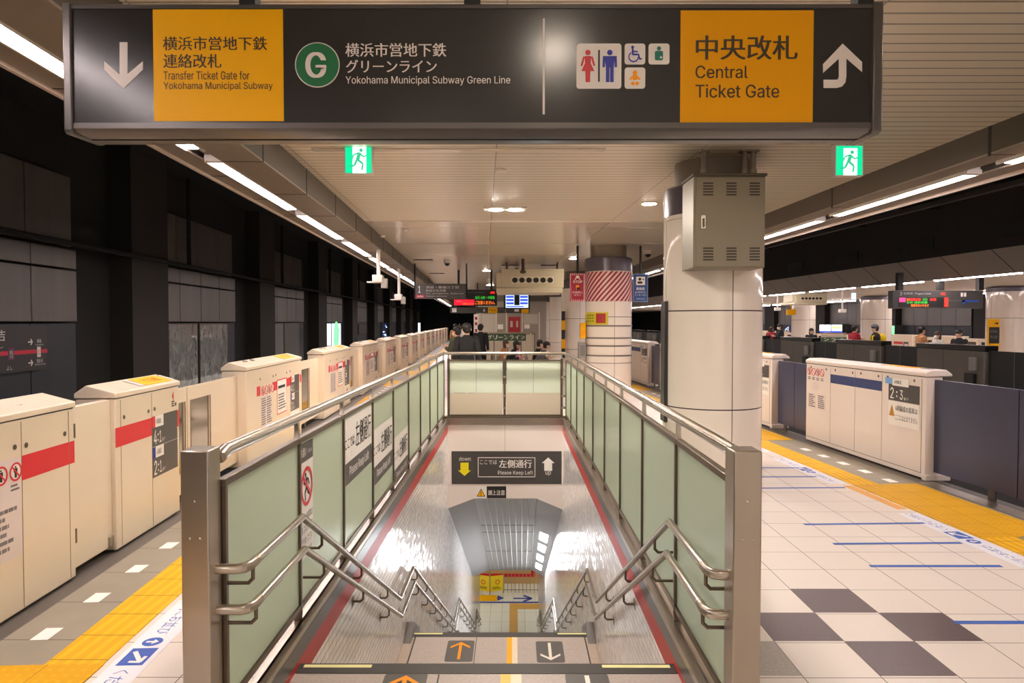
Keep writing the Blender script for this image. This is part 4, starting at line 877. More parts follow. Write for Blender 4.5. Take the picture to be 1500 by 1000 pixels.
for px, py, lb in ((734, 248, 'small round smoke detector on the slatted ceiling'), (594, 336, 'small round detector at the start of the smooth ceiling'), (560, 345, 'small pale detector near the strip lamps')):
    Y = (3.8 - CH) / (ray(px, py).z / ray(px, py).y); p = at(px, py, Y); o = MB().lathe([(.07, 3.8), (.07, 3.785), (.045, 3.765), (.012, 3.76)], p.x, Y, 20).build('smoke_detector', house_m); tag(o, lb, 'smoke detector')
for px, py, lb in ((655, 381, 'dark dome camera on the ceiling before the platform sign'), (949, 367, 'dark dome camera on the ceiling between the two pillars')):
    Y = 3.8 - CH; Y = Y / (ray(px, py).z / ray(px, py).y); p = at(px, py, Y); t = thing('dome_camera', lb, 'camera', (p.x, Y, 3.6)); MB().lathe([(.11, 3.8), (.11, 3.71), (.1, 3.70)], p.x, Y, 20).build('camera_base', house_m, t); MB().ball((p.x, Y, 3.70), .085, .085, .09, 16, 8).build('dome', black, t)
for i, (y, x0_, x1_) in enumerate(((8.2, -2.3, 1.05), (14.0, -2.2, 4.2))):  # pale strips stand in for reflection bands on the ceiling
    o = MB().box(x0_, x1_, y - .05, y + .05, 3.785, 3.803).build('ceiling_strip', mat('reflection_strip', (226, 214, 198), .22)); tag(o, ('pale strip painted as a reflection band across the slatted ceiling', 'pale strip painted as a reflection band where the slatted ceiling ends')[i], 'trim'); 
for i, (px, py) in enumerate(((748, 388), (805, 388), (620, 380), (640, 400))):
    Y = (3.8 - CH) / (ray(px, py).z / ray(px, py).y); p = at(px, py, Y); o = MB().box(p.x - .3, p.x + .3, Y - .06, Y + .06, 3.775, 3.8).build('ceiling_vent', slot_m); tag(o, 'dark slot vent in the smooth ceiling, ' + ('before the duct on the sign side', 'before the duct on the pillar side', 'above the hanging camera poles', 'just before the platform sign')[i], 'vent')
# hanging security cameras on poles over the cream doors
frame(ML)
for i, (xl, y, zb) in enumerate(((-2.25, 16.4, 2.72), (-2.4, 22.0, 2.5))):
    t = thing('pole_camera', ('white security camera on a ceiling pole, nearer one over the cream doors', 'white security camera on a ceiling pole, farther one over the cream doors')[i], 'camera', (xl, y, zb))
    MB().tube([(xl, y, 3.5), (xl, y, zb + .15)], .045, 10).build('pole', house_m, t); MB().box(xl - .13, xl + .1, y - .13, y + .2, zb, zb + .18).build('camera_body', house_m, t, .02); MB().box(xl + .06, xl + .2, y - .08, y + .1, zb - .12, zb + .1).build('bracket_arm', mat('pale_grey_plastic', (170, 164, 156), .5), t, .01); MB().box(xl - .25, xl - .1, y - .12, y + .12, zb + .0, zb + .03).build('sun_shield', house_m, t)
frame(I4)
# ================================================================== PLATFORM DOORS, cream side
frame(ML)
GX = -2.85; GD = .30
ystk = mat('yellow_sticker', (236, 190, 20), .45); lilac = mat('fine_print_film', (222, 208, 206), .4)
def gate_body(y0, y1, t, m=cream, x=GX, s=1):         # s = +1: face looks to +x
    X = lambda d: x - s * d
    MB().box(X(0.0), X(GD), y0, y1, .02, 1.215).build('housing', m, t, .006)
    MB().prism([(X(-.012), 1.222), (X(GD + .01), 1.222), (X(GD + .01), 1.26), (X(GD * .72), 1.325), (X(-.012), 1.262)], 1, y0 - .008, y1 + .008).build('lid', m, t, .006)
    MB().box(X(-.002), X(.02), y0 + .01, y1 - .01, 1.214, 1.223).build('lid_gap', blackp, t)
    MB().box(X(.03), X(GD - .03), y0 + .02, y1 - .02, -.0, .03).build('plinth', thresh, t)
def gate_face(t, y0, x=GX, s=1): return Face(t, (x + s * .0006, y0, 0), (0, s, 0), (0, 0, 1))
def bolts(f, us, v=1.06):
    f.polys('lock_screw', [circ(u, v + (0 if i % 2 else .006), .017, 12) for i, u in enumerate(us)], steel_d, 1)
def seams(f, us, v0=.03, v1=1.2): f.polys('panel_seam', [[(u - .002, v0), (u + .002, v0), (u + .002, v1), (u - .002, v1)] for u in us], mat('seam_shadow', (150, 130, 104), .6), 0)
def number_plate(f, u, v, top=True, nums=('4', '1', '2', '1'), w=.32):
    n = len(nums) // 2; h = .27
    f = f.on(f.rect('number_plate', u, u + w, v - h * n, v, dark, 1))
    for i in range(n):
        b_ = v - h * i
        f.rect('line_badge', u, u + .055, b_ - .1, b_ + .0, red if i == 0 else blued, 2); f.rect('caption_strip', u + .058, u + .22, b_ - .1, b_ - .0, white, 2); f.text(('8両編成', '6両編成')[i], u + .075, u + .165, b_ - .075, b_ - .025, blackp, 3)
        f.text(nums[2 * i], u + .025, u + .08, b_ - .25, b_ - .125, white, 2, .01); f.text(nums[2 * i + 1], u + .135, u + .175, b_ - .245, b_ - .14, white, 2); f.polys('colon', [circ(u + .11, b_ - .17, .009, 10), circ(u + .11, b_ - .22, .009, 10)], white, 2)
        f.text('番ドア', u + .19, u + .25, b_ - .245, b_ - .21, white, 2)
    if n > 1: f.rect('plate_seam', u, u + w, v - h - .001, v - h + .001, white, 3)
def no_signs(f, u, v, n=4, r=.05, gap=.115):
    for i in range(n): prohibit(f, u + i * gap, v, r, 1, i % 2 == 0)
    for i in range(n): textlines(f, u + i * gap - .045, u + i * gap + .045, v - r - .02, v - r - .07, 2, grey, 1)
# near housing, partly out of the frame
Y = lambda px: GX / math.tan(math.atan((px - 752) / F) + AL)
t = thing('platform_door_housing', 'cream platform door housing closest to the camera, red band cut by the frame', 'platform door', (GX, 3.8, 0)); gate_body(2.45, Y(105), t)
y0 = 2.45; f = gate_face(t, y0); y_ = lambda px: Y(px) - y0
f.rect('red_band', y_(27), y_(105), .83, .985, red, 0); seams(f, [y_(27), y_(97)]); bolts(f, [y_(17), y_(34), y_(91)], 1.045)
f.rect('notice_sheet', y_(27) - .55, y_(27) - .01, .37, .985, lilac, 0); prohibit(f, y_(27) - .065, .90, .058, 1); prohibit(f, y_(27) - .2, .90, .058, 1)
textlines(f, y_(27) - .11, y_(27) - .03, .83, .78, 2, grey, 1); textlines(f, y_(27) - .5, y_(27) - .03, .7, .42, 6, grey, 1)
f = Face(t, (GX - .12, Y(105) - .9, 1.29), (0, 1, 0), (-1, 0, 0)); f.text('3', .42, .47, -.05, .03, blackp, 0)
# hinged end panel
t = thing('emergency_gate', 'plain cream hinged gate between the two nearest housings', 'gate', (GX, Y(105), 0))
MB().box(GX - .09, GX - .035, Y(105) + .012, Y(166), .055, 1.215).build('gate_leaf', cream, t, .004)
for z in (.25, 1.0): MB().box(GX - .04, GX - .005, Y(105) + .005, Y(105) + .03, z, z + .1).build('hinge', steel_d, t)
MB().box(GX - .05, GX - .02, Y(160), Y(166), .06, .14).build('drop_bolt', steel, t, .004)
# second housing
Y2a, Y2b = Y(166), Y(260)
t = thing('platform_door_housing', 'cream platform door housing with red band and number plate reading 4 1 over 2 1', 'platform door', (GX, Y2a, 0)); gate_body(Y2a, Y2b, t)
f = gate_face(t, Y2a); y_ = lambda px: Y(px) - Y2a
f.rect('red_band', .0, y_(220) - .005, .83, .985, red, 0); f.rect('red_band', y_(257.5), Y2b - Y2a, .83, .985, red, 0); seams(f, [y_(174), y_(220)]); bolts(f, [y_(179), y_(215), y_(224), y_(255)], 1.05)
number_plate(f, y_(220), .992, True, ('4', '1', '2', '1'), y_(257) - y_(220)); f.poly('red_arrow', [(y_(250), 1.13), (y_(252), 1.17), (y_(252), 1.09)], red, 1); textlines(f, y_(249), y_(253), 1.09, 1.03, 3, blackp, 1)
f = Face(t, (GX - .11, Y2a, 1.295), (0, 1, 0), (-1, 0, .45)); f.v.normalize(); f.n = f.u.cross(f.v)
f = Face(t, (GX - .10, Y2b - .62, 1.2975), (0, 1, 0), Vector((-.9605, 0, .28)).normalized()); f.rect('top_sticker', 0, .52, -.08, .08, ystk, 0, .004); f.text('ドアに注意', .12, .4, -.05, .05, red, 3); f.rect('top_label', .54, .6, -.07, .07, lilac, 0, .004); f.rect('top_label', -.09, -.01, -.08, .08, lilac, 0, .004)
# sliding doors
def leaf(t, y0, y1, w0, w1, x, m, s=1, zt=1.16, win=(.30, 1.02)):
    if win is None: MB().box(x - .02, x + .02, y0, y1, .1, zt).build('door_leaf', m, t, .003); return
    b = MB(); b.box(x - .02, x + .02, y0, w0, .1, zt).box(x - .02, x + .02, w1, y1, .1, zt).box(x - .02, x + .02, w0, w1, .1, win[0]).box(x - .02, x + .02, w0, w1, win[1], zt); t = b.build('door_leaf', m, t)
    MB().box(x - .008, x + .008, w0, w1, win[0], win[1]).build('door_window', doorglass, t)
    MB().box(x + .018 * s, x + .024 * s, w0 - .012, w0, win[0], win[1]).box(x + .018 * s, x + .024 * s, w1, w1 + .012, win[0], win[1]).build('window_edge', steel_d, t)
def doors(ya, yb, label):
    t = thing('sliding_door', label, 'platform door', (GX - .15, ya, .1), 'sliding door pairs on the cream side'); ym = ya + (yb - ya) * .235
    leaf(t, ya + .005, ym - .012, ya + .04, ym - .06, GX - .13, cream); leaf(t, ym + .012, yb - .005, ym + .09, ym + .62, GX - .13, cream)
    MB().box(GX - .14, GX - .12, ym - .012, ym + .012, .1, 1.15).build('rubber_seal', black, t); MB().box(GX - .14, GX - .12, ym + .3, ym + .4, 0, .11).build('guide_shoe', thresh, t); return t
d0 = doors(Y2b, Y(360), 'cream sliding doors with dark glass just beyond the number plate housing')
# standard housings: one built, the rest copied
S0_, LEN, PITCHG = Y(360), 2.72, 4.45
t = thing('platform_door_housing', 'cream platform door housing with notice sheets, first beyond the end post of the fence', 'platform door', (GX, S0_, 0)); gate_body(S0_, S0_ + LEN, t)
f = gate_face(t, S0_); y_ = lambda px: Y(px) - S0_
f.rect('red_band', y_(375), y_(380), .86, .985, red, 0); f.rect('red_band', y_(398), y_(404.5), .86, .985, red, 0); f.rect('red_band', y_(419), y_(424.5), .86, .985, red, 0); f.rect('red_band', y_(438), LEN, .86, .985, red, 0)
for i in range(4): prohibit(f, y_(381) + .075 + i * .15, .91, .062, 1, i % 2 == 0)
f.rect('notice_sheet', y_(381), y_(397), .42, .84, lilac, 0); textlines(f, y_(381) + .02, y_(388.5), .82, .45, 12, grey, 1); textlines(f, y_(389.5), y_(397) - .02, .82, .45, 12, grey, 1)
pe = f.on(f.rect('poster_edge', y_(404.5), y_(418.5), .5, 1.0, red, 1)); pe.rect('poster_sheet', y_(405), y_(418), .515, .985, white, 2); textlines(pe, y_(406), y_(417), .93, .85, 1, blackp, 3); textlines(pe, y_(406), y_(417), .8, .56, 6, grey, 3)
number_plate(f, y_(424.5), 1.0, True, ('4', '2', '2', '2'), y_(437) - y_(424.5)); f.rect('caution_sheet', y_(424.5), y_(437), .2, .45, white, 1); f.poly('caution_triangle', [(y_(428), .33), (y_(433), .33), (y_(430.5), .41)], mat('ochre_print', (190, 130, 30), .5), 2); textlines(f, y_(426), y_(436), .3, .23, 2, grey, 2)
bolts(f, [y_(380), y_(399), y_(403), y_(419), y_(424)], 1.07)
f = Face(t, (GX - .10, S0_ + LEN - .9, 1.2975), (0, 1, 0), Vector((-.9605, 0, .28)).normalized()); f.rect('top_sticker', 0, .62, -.08, .08, ystk, 0, .004); f.text('ドアに注意', .14, .5, -.05, .05, red, 3); f.rect('top_label', .64, .74, -.07, .07, lilac, 0, .004)
MB().ball((GX - .16, S0_ + .45, 1.315), .035, .05, .02, 10, 6).ball((GX - .16, S0_ + .75, 1.315), .035, .05, .02, 10, 6).build('latch_knob', steel, t)
d1 = doors(S0_ + LEN, S0_ + PITCHG, 'cream sliding doors, first pair beyond the housing with notice sheets')
DG = ML @ Vector((0, PITCHG, 0))
for k in range(1, 14):
    dup(t, DG * k, 'cream platform door housing with notice sheets, %s beyond the end post of the fence' % ORD[k], 'far housings on the cream side'); dup(d1, DG * k, 'cream sliding doors, %s pair beyond the housing with notice sheets' % ORD[k])
# ================================================================== PLATFORM DOORS, blue side
frame(MRT)
BX = 5.31; B0, B1, BP = 7.77, 10.6, 4.05
def rbox(y0, y1, label):
    t = thing('platform_door_housing', label, 'platform door', (BX, y0, 0))
    MB().box(BX, BX + .2, y0, y1, .02, 1.19).build('housing', cream_r, t, .006)
    MB().prism([(BX - .012, 1.196), (BX + .31, 1.196), (BX + .31, 1.225), (BX + .24, 1.275), (BX + .05, 1.275), (BX - .012, 1.245)], 1, y0 - .012, y1 + .012).build('lid', cream_r, t, .012)
    MB().box(BX - .001, BX + .02, y0 + .02, y1 - .02, 1.188, 1.198).build('lid_gap', blackp, t); MB().box(BX - .004, BX + .3, y0 - .02, y0 + .06, .0, .07).build('foot', cream_r, t, .01)
    f = gate_face(t, y1, BX, -1); L = y1 - y0
    f.rect('front_panel_edge', .02, L - .07, .075, .08, blackp, 0); f.rect('front_panel_edge', L - .075, L - .07, .08, 1.17, blackp, 0); seams(f, [.72, 1.36, 1.98], .08, 1.17)
    return t, f, L
t, f, L = rbox(B0, B1, 'white platform door housing with a navy band and plate reading 2 3')
f.rect('navy_band', .72, 1.975, .95, 1.075, navy, 1); f.rect('band_seam', 1.358, 1.362, .95, 1.075, grey, 2)
no_signs(f, .1, 1.075, 4, .056, .13); f.rect('small_label', .2, .36, .8, .92, lilac, 0)
for u in (.07, .35): f.rect('notice_sheet', u, u + .23, .52, .75, lilac, 0); textlines(f, u + .02, u + .21, .74, .54, 7, grey, 1)
bolts(f, [.15, .6, .85, 1.3, 1.5, 1.9, 2.1, 2.62], 1.135)
f.rect('number_plate', 2.12, 2.72, .86, 1.075, dark, 1); f.rect('line_badge', 2.05, 2.2, 1.06, 1.135, mat('sky_print', (120, 170, 220), .5), 2); f.rect('caption_strip', 2.2, 2.52, 1.045, 1.135, white, 2); f.text('6両編成', 2.24, 2.38, 1.07, 1.115, blackp, 3)
f.text('2', 2.16, 2.23, .885, 1.02, white, 2, .01); f.text('3', 2.35, 2.41, .885, 1.0, white, 2, .01); f.polys('colon', [circ(2.29, .92, .012, 10), circ(2.29, .97, .012, 10)], white, 2); f.text('番ドア', 2.43, 2.52, .885, .92, white, 2)
f.rect('caution_sheet', 2.12, 2.72, .56, .85, white, 1); f.poly('caution_triangle', [(2.14, .67), (2.25, .67), (2.195, .81)], mat('ochre_print'), 2); f.text('6両編成の電車は', 2.27, 2.69, .74, .81, blackp, 2, .01); f.text('ここには止まりません', 2.27, 2.69, .63, .7, blackp, 2)
g = Face(t, (BX + .14, B0 + .95, 1.2755), (0, -1, 0), (1, 0, 0)); g.rect('top_sticker', .0, .62, -.06, .06, ystk, 0, .003); g.text('ドアに注意', .12, .5, -.04, .04, red, 3); g.rect('top_label', .68, .82, -.03, .05, navy, 0, .003); g.rect('top_label', -.06, -.01, -.06, .06, red, 0, .003)
def bdoors(ya, yb, label):
    t = thing('sliding_door', label, 'platform door', (BX + .1, ya, .08), 'blue sliding door pairs'); ym = (ya + yb) / 2
    leaf(t, ya + .004, ym - .006, 0, 0, BX + .12, bluedoor, -1, 1.165, None); leaf(t, ym + .006, yb - .004, 0, 0, BX + .12, bluedoor, -1, 1.165, None)
    MB().box(BX + .11, BX + .13, ym - .006, ym + .006, .1, 1.15).build('rubber_seal', black, t); MB().box(BX + .11, BX + .13, ym + .3, ym + .4, 0, .11).build('guide_shoe', thresh, t); return t
bd = bdoors(B0 - 1.24 * 2, B0, 'blue sliding doors closest to the camera, beside the yellow dotted pad')
b2 = bdoors(B1, B1 + 1.2, 'blue sliding doors between the white housing and the cabinet pillar')
for k in range(1, 5):
    o = MRT @ Vector((0, BP * k, 0)); dup(t, o, 'white platform door housing with a navy band, %s beyond the one reading 2 3' % ORD[k - 1]); dup(b2, o, 'blue sliding doors, %s pair beyond the cabinet pillar' % ORD[k - 1])
# ================================================================== FLOOR STICKERS AND TAPE
frame(I4)
for i, (px0, px1, py, py1) in enumerate(((1100, 1167, 685, 685), (1100, 1196, 698.5, 698), (1095, 1238, 715, 714), (1178, 1354, 768, 766), (1221, 1408, 796.5, 795), (1274, 1467, 829, 829), (1397, 1545, 911.5, 911.5))):
    a, c = fl(px0, py), fl(px1, py1); d = (c - a).normalized(); n = Vector((-d.y, d.x, 0)) * .022
    o = MB().prism([(p.x, p.y) for p in (a - n, c - n, c + n, a + n)], 2, .0008, .0022).build('floor_tape', tape_m); tag(o, 'blue queue tape across the floor, %s from the cabinet pillar' % ORD[i] if i < 6 else 'blue queue tape ending at the plum checker tiles', 'tape', 'blue queue tapes')
def floor_sticker(org, u, v, label, s=1.0, ln=1.55):
    t = thing('floor_sticker', label, 'floor sticker', org); f = Face(t, Vector(org) + Vector((0, 0, .0012)), u, v); f.E = .0006
    f.rect('sticker_film', 0, ln, 0, .2, mat('pale_sticker', (232, 232, 238), .4), 0)
    f.text('2列にお並び', .05, .52, .06, .14, blue, 0); f.disc('round_mark', .62, .1, .055, blue, 1); f.poly('mark_arrow', arrow(.62, .1, .07, .06, True), white, 2); f.rect('square_mark', .70, .9, .03, .17, blue, 1); f.polys('mark_arrow', [bar((.74, .06), (.86, .14), .025), bar((.8, .145), (.865, .14), .02), bar((.86, .08), (.865, .145), .02)], white, 2)
    f.text('ください', .95, 1.25, .06, .14, blue, 0); f.text('2列に', 1.28, 1.5, .06, .14, blue, 0)
    return t
frame(ML)
ls = floor_sticker((-1.95, 4.72, 0), (0, -1, 0), (1, 0, 0), 'white floor sticker with blue queue lettering beside the yellow strip on the cream side'); 
dup(ls, ML @ Vector((0, 4.45, 0)), 'white floor sticker with blue queue lettering, second along the cream side', 'queue stickers on the cream side')
frame(MRT)
rs = floor_sticker((4.34, 4.95, 0), (0, 1, 0), (-1, 0, 0), 'white floor sticker with blue queue lettering closest to the camera on the blue side', 1, 1.5)
dup(rs, MRT @ Vector((0, 2.75, 0)), 'white floor sticker with blue queue lettering, second on the blue side'); dup(rs, MRT @ Vector((0, 4.7, 0)), 'white floor sticker with blue queue lettering, third on the blue side')
o = MB().box(4.24, 4.34, 6.6, 7.6, .0005, .002).build('floor_sticker', mat('orange_sticker', (224, 160, 70), .5)); tag(o, 'orange floor sticker along the edge of the yellow dotted pad on the blue side', 'floor sticker')
frame(I4)
# ================================================================== PILLAR FITTINGS
Yc = 8.02
c0, c1 = at(1016, 258, Yc), at(1120, 392, Yc)
t = thing('electrical_cabinet', 'olive metal cabinet with louvre slots hung on the nearest pillar', 'cabinet', ((c0.x + c1.x) / 2, Yc, c1.z))
MB().box(c0.x, c1.x, Yc, Yc + .52, c1.z, c0.z).build('cabinet_box', cab_m, t, .006)
MB().box(c0.x - .012, c1.x + .014, Yc - .025, Yc + .54, c0.z, c0.z + .03).build('cabinet_roof', mat('dark_olive', (84, 76, 60), .5), t, .004)
f = Face(t, (0, Yc - .0005, 0)); t_door = MB().box(c0.x + .03, c1.x - .01, Yc - .012, Yc, c1.z + .012, c0.z - .015).build('door', cab_m, t, .004).name
t_door = bpy.data.objects[t_door]
f = Face(t_door, (0, Yc - .0125, 0))
sl_ = []
for px in (1037, 1071, 1105):
    for py in (277, 372):
        for k in range(5):
            p = at(px, py + (k - 2) * 4.2, Yc); w = 7.4 * Yc / F; sl_.append([(p.x - w, p.z - .009), (p.x + w, p.z - .009), (p.x + w, p.z + .009), (p.x - w, p.z + .009)])
f.polys('louvre_slot', sl_, slot_m, 0)
p = at(1030, 325, Yc); f.rrect('latch', p.x - .025, p.x + .025, p.z - .075, p.z + .075, .012, rail_m, 2); f.rect('latch_pull', p.x - .012, p.x + .012, p.z - .06, p.z + .04, steel_d, 4)
for i, (px, lb) in enumerate(((1031, 'grey cable conduit rising from the cabinet to the ceiling, pillar side'), (1091, 'thick grey cable conduit over the cabinet, first of the close pair'), (1103, 'grey cable conduit over the cabinet, second of the close pair'))):
    p = at(px, 245, Yc + .25); t = thing('conduit', lb, 'conduit', (p.x, Yc + .25, c0.z)); MB().tube([(p.x, Yc + .25, c0.z + .02), (p.x, Yc + .25, 3.8)], .032, 10).build('pipe', neck_m, t); MB().box(p.x - .055, p.x + .055, Yc + .19, Yc + .31, 3.78, 3.8).build('flange', neck_m, t); MB().lathe([(.042, c0.z + .03), (.042, c0.z + .13)], p.x, Yc + .25, 14).build('coupling', cab_m, t)
p = at(974.5, 530, 8.95); o = MB().box(p.x - .03, p.x + .02, 8.85, 9.1, at(974, 617, 8.95).z, at(974, 441, 8.95).z).build('corner_guard', mat('black_guard', (40, 36, 36), .4), None, .01); tag(o, 'tall black guard strip on the edge of the cabinet pillar', 'guard')
# striped pillar
px_, py_, pr = PX - .02, 18.66, .605
o = MB().lathe([(pr + .003, 2.36), (pr + .012, 2.365), (pr + .012, 3.11), (pr + .003, 3.115)], px_, py_, 56).build('striped_wrap', stripe_m); tag(o, 'red and white diagonal striped band around the second pillar', 'wrap')
o['_o'] = tuple(o.location)
for i, z in enumerate((1.73, 1.42, 1.22, .97)): o = MB().lathe([(pr + .002, z - .02), (pr + .012, z - .018), (pr + .012, z + .018), (pr + .002, z + .02)], px_, py_, 56).build('pillar_band', mat('band_grey', (120, 112, 104), .35)); tag(o, 'grey protective hoop around the striped pillar, %s from the top' % ORD[i], 'hoop', 'hoops on the striped pillar')
def hang_sign(px0, py0, px1, py1, Y, name, label, m, hang_to=3.8, th=.05):
    a, c = at(px0, py0, Y), at(px1, py1, Y); t = thing(name, label, 'sign', ((a.x + c.x) / 2, Y, c.z)); MB().box(a.x, c.x, Y, Y + th, c.z, a.z).build('sign_panel', m, t)
    if hang_to: MB().tube([((a.x + c.x) / 2, Y + th / 2, a.z), ((a.x + c.x) / 2, Y + th / 2, hang_to)], .03, 8).build('hanger', blackp, t)
    return t, Face(t, (a.x, Y - .001, c.z)), c.x - a.x, a.z - c.z
crim = mat('crimson_sign', (160, 22, 52), .4)
t, f, w, h = hang_sign(835, 400.5, 857, 441, 18.5, 'emergency_stop_sign', 'red hanging STOP sign with hatched border beside the striped pillar', mat('hatch_pink', (226, 170, 176), .4))
f.polys('hatch', [[(a, 0), (a + w * .06, 0), (a + w * .12, h), (a + w * .06, h)] for a in [w * .13 * i for i in range(7)]], crim, 0)
f.rect('red_field', w * .1, w * .9, h * .06, h * .94, crim, 1); f.text('STOP', w * .2, w * .82, h * .66, h * .75, white, 2, .02); f.polys('train_mark', [rr(w * .38, w * .62, h * .83, h * .92, .03), bar((w * .4, h * .83), (w * .32, h * .78), .025), bar((w * .6, h * .83), (w * .68, h * .78), .025)], white, 2); f.rect('button_mark', w * .4, w * .6, h * .42, h * .58, orange, 2); f.rect('button_mark', w * .44, w * .66, h * .42, h * .5, blackp, 3); f.text('非常停止', w * .16, w * .84, h * .28, h * .36, white, 2, .01); f.text('ボタン', w * .26, w * .74, h * .19, h * .26, white, 2, .01)
t, f, w, h = hang_sign(927.5, 401, 949, 442, 18.5, 'intercom_sign', 'blue hanging intercom sign with a white pictogram beside the striped pillar', mat('pale_blue_edge', (140, 170, 200), .4))
f.rect('blue_field', w * .03, w * .97, h * .02, h * .98, mat('intercom_blue', (44, 76, 136), .4), 0); f.rect('white_icon', w * .2, w * .8, h * .6, h * .9, white, 1); f.polys('icon_figure', [circ(w * .45, h * .81, w * .1, 14), [(w * .3, h * .65), (w * .62, h * .65), (w * .62, h * .73), (w * .3, h * .73)], circ(w * .68, h * .8, w * .05, 10)], blackp, 2); f.text('駅係員', w * .22, w * .78, h * .42, h * .52, white, 1, .02); f.text('よびだし', w * .12, w * .88, h * .31, h * .38, white, 1, .01); f.text('インターホン', w * .12, w * .88, h * .22, h * .27, white, 1, .01); f.text('Intercom', w * .22, w * .78, h * .09, h * .13, white, 1)
Yp = py_ - pr * .93
t = thing('yellow_poster', 'yellow green notice with a red emblem wrapped on the striped pillar', 'poster', (px_ - .25, Yp, 1.8)); b = MB()
a0, a1 = R(180 + 8), R(180 + 82)
for i in range(10):
    u0, u1 = a0 + (a1 - a0) * i / 10, a0 + (a1 - a0) * (i + 1) / 10; r_ = pr + .012
    b.quad(*[(px_ + r_ * math.cos(u), py_ + r_ * math.sin(u), z) for u, z in ((u0, 1.76), (u1, 1.76), (u1, 2.08), (u0, 2.08))])
b.build('poster_sheet', mat('yellow_green_sheet', (206, 192, 40), .45), t)
b = MB()
for i in range(4):
    u0, u1 = R(232 + 6 * i), R(238 + 6 * i); r_ = pr + .015; b.quad(*[(px_ + r_ * math.cos(u), py_ + r_ * math.sin(u), z) for u, z in ((u0, 1.8), (u1, 1.8), (u1, 2.05), (u0, 2.05))])
b.build('red_emblem', mat('emblem_red', (170, 40, 40), .5), t)
b = MB()
for k in range(3):
    for i in range(4): u0, u1 = R(196 + 8 * i), R(202 + 8 * i); r_ = pr + .015; z = 2.0 - .075 * k; b.quad(*[(px_ + r_ * math.cos(u), py_ + r_ * math.sin(u), zz) for u, zz in ((u0, z - .015), (u1, z - .015), (u1, z + .015), (u0, z + .015))])
b.build('lettering', mat('olive_print', (110, 120, 30), .5), t)
a = at(853, 484, py_ - .1); t = thing('call_box', 'yellow call box on the side of the striped pillar', 'call box', (a.x, py_ - .1, a.z)); MB().box(a.x - .06, a.x + .08, py_ - .25, py_ + .05, a.z - .2, a.z + .2).build('box_shell', yellow, t, .015); MB().box(a.x - .04, a.x + .05, py_ - .254, py_ - .25, a.z - .12, a.z + .0).build('label_patch', orange, t)
a = at(852, 512, py_ - .1); t = thing('extinguisher_box', 'grey box low on the side of the striped pillar', 'box', (a.x, py_ - .1, a.z - .25)); MB().box(a.x - .09, a.x + .1, py_ - .28, py_ + .05, a.z - .22, a.z + .2).build('box_shell', mat('pale_grey_box', (150, 146, 138), .5), t, .01); MB().box(a.x - .06, a.x + .07, py_ - .285, py_ - .28, a.z - .15, a.z + .12).build('box_door', grey, t)
a = at(825, 470, 27.5); t = thing('hazard_guard', 'black and yellow guard strip on the edge of the pillar beyond the striped one', 'guard', (a.x, 27.5, .4))
for i in range(5): MB().box(a.x - .06, a.x + .07, 27.45, 27.6, .45 + i * .36, .45 + (i + 1) * .36).build('guard_segment', (black, yellow)[i % 2], t)
# ================================================================== THINGS FARTHER DOWN THE PLATFORM
t, f, w, h = hang_sign(607, 415.5, 684, 437.5, 24, 'platform_sign', 'charcoal hanging platform sign with a large numeral 1', dark, None)
for px in (607.5, 683.5): p = at(px, 415, 24); MB().box(p.x - .025, p.x + .025, 24, 24.05, p.z - .5, 3.8).build('hanger', black, t)
f.text('1', w * .075, w * .115, h * .4, h * .86, white, 1, .02); f.rect('line_badge', w * .02, w * .2, h * .05, h * .28, crim, 1); f.text('東横線', w * .05, w * .17, h * .1, h * .22, white, 2)
f.text('渋谷・新宿三丁目', w * .22, w * .84, h * .68, h * .86, pale, 1, .01); f.text('自由が丘方面', w * .22, w * .6, h * .47, h * .63, pale, 1); f.text('for Jiyugaoka, Shibuya', w * .22, w * .93, h * .3, h * .4, pale, 1); f.text('Shinjuku-sanchome', w * .22, w * .62, h * .12, h * .22, pale, 1)
t, f, w, h = hang_sign(664, 424, 728, 447.5, 27, 'departure_board', 'black departure board with red and green lit rows', black, None, .2)
for px in (672, 720): p = at(px, 424, 27.1); MB().box(p.x - .04, p.x + .04, 27.05, 27.15, p.z, 3.8).build('hanger', black, t)
f.rect('red_row', w * .02, w * .48, h * .03, h * .38, mat('led_crimson', (230, 20, 50), .5, emit=.5), 1); f.text('まもなく', w * .08, w * .2, h * .22, h * .33, white, 2); f.text('電車がまいります', w * .22, w * .47, h * .05, h * .18, led_o, 2)
f.text('急行 元町・中華街', w * .5, w * .95, h * .4, h * .6, led_g, 1, .02); f.text('ご注意ください。', w * .5, w * .95, h * .08, h * .3, led_o, 1, .02); f.text('8両', w * .85, w * .95, h * .74, h * .88, led_r, 1, .02); f.text('Toyoko Line for Yokohama', w * .1, w * .7, h * .76, h * .86, grey, 1)
t, f, w, h = hang_sign(738, 429, 776.5, 452.5, 26, 'monitor_pair', 'black hanging monitor with two blue and white panels', black, None, .15)
for u0, u1 in ((.07, .40), (.60, .93)):
    sc_ = f.on(f.rect('screen', w * u0, w * u1, h * .08, h * .92, scr_w, 1))
    for k in range(3): sc_.rect('blue_row', w * (u0 + .02), w * (u1 - .02), h * (.3 + .2 * k), h * (.42 + .2 * k), scr_b, 2)
f.rect('screen', w * .07, w * .93, h * .08, h * .24, scr_w, 3); f.rect('dark_row', w * .1, w * .75, h * .13, h * .19, scr_b, 4)
p = at(757, 429, 26); MB().tube([(p.x, 26.08, p.z), (p.x, 26.08, 3.8)], .05, 8).build('hanger', black, t)
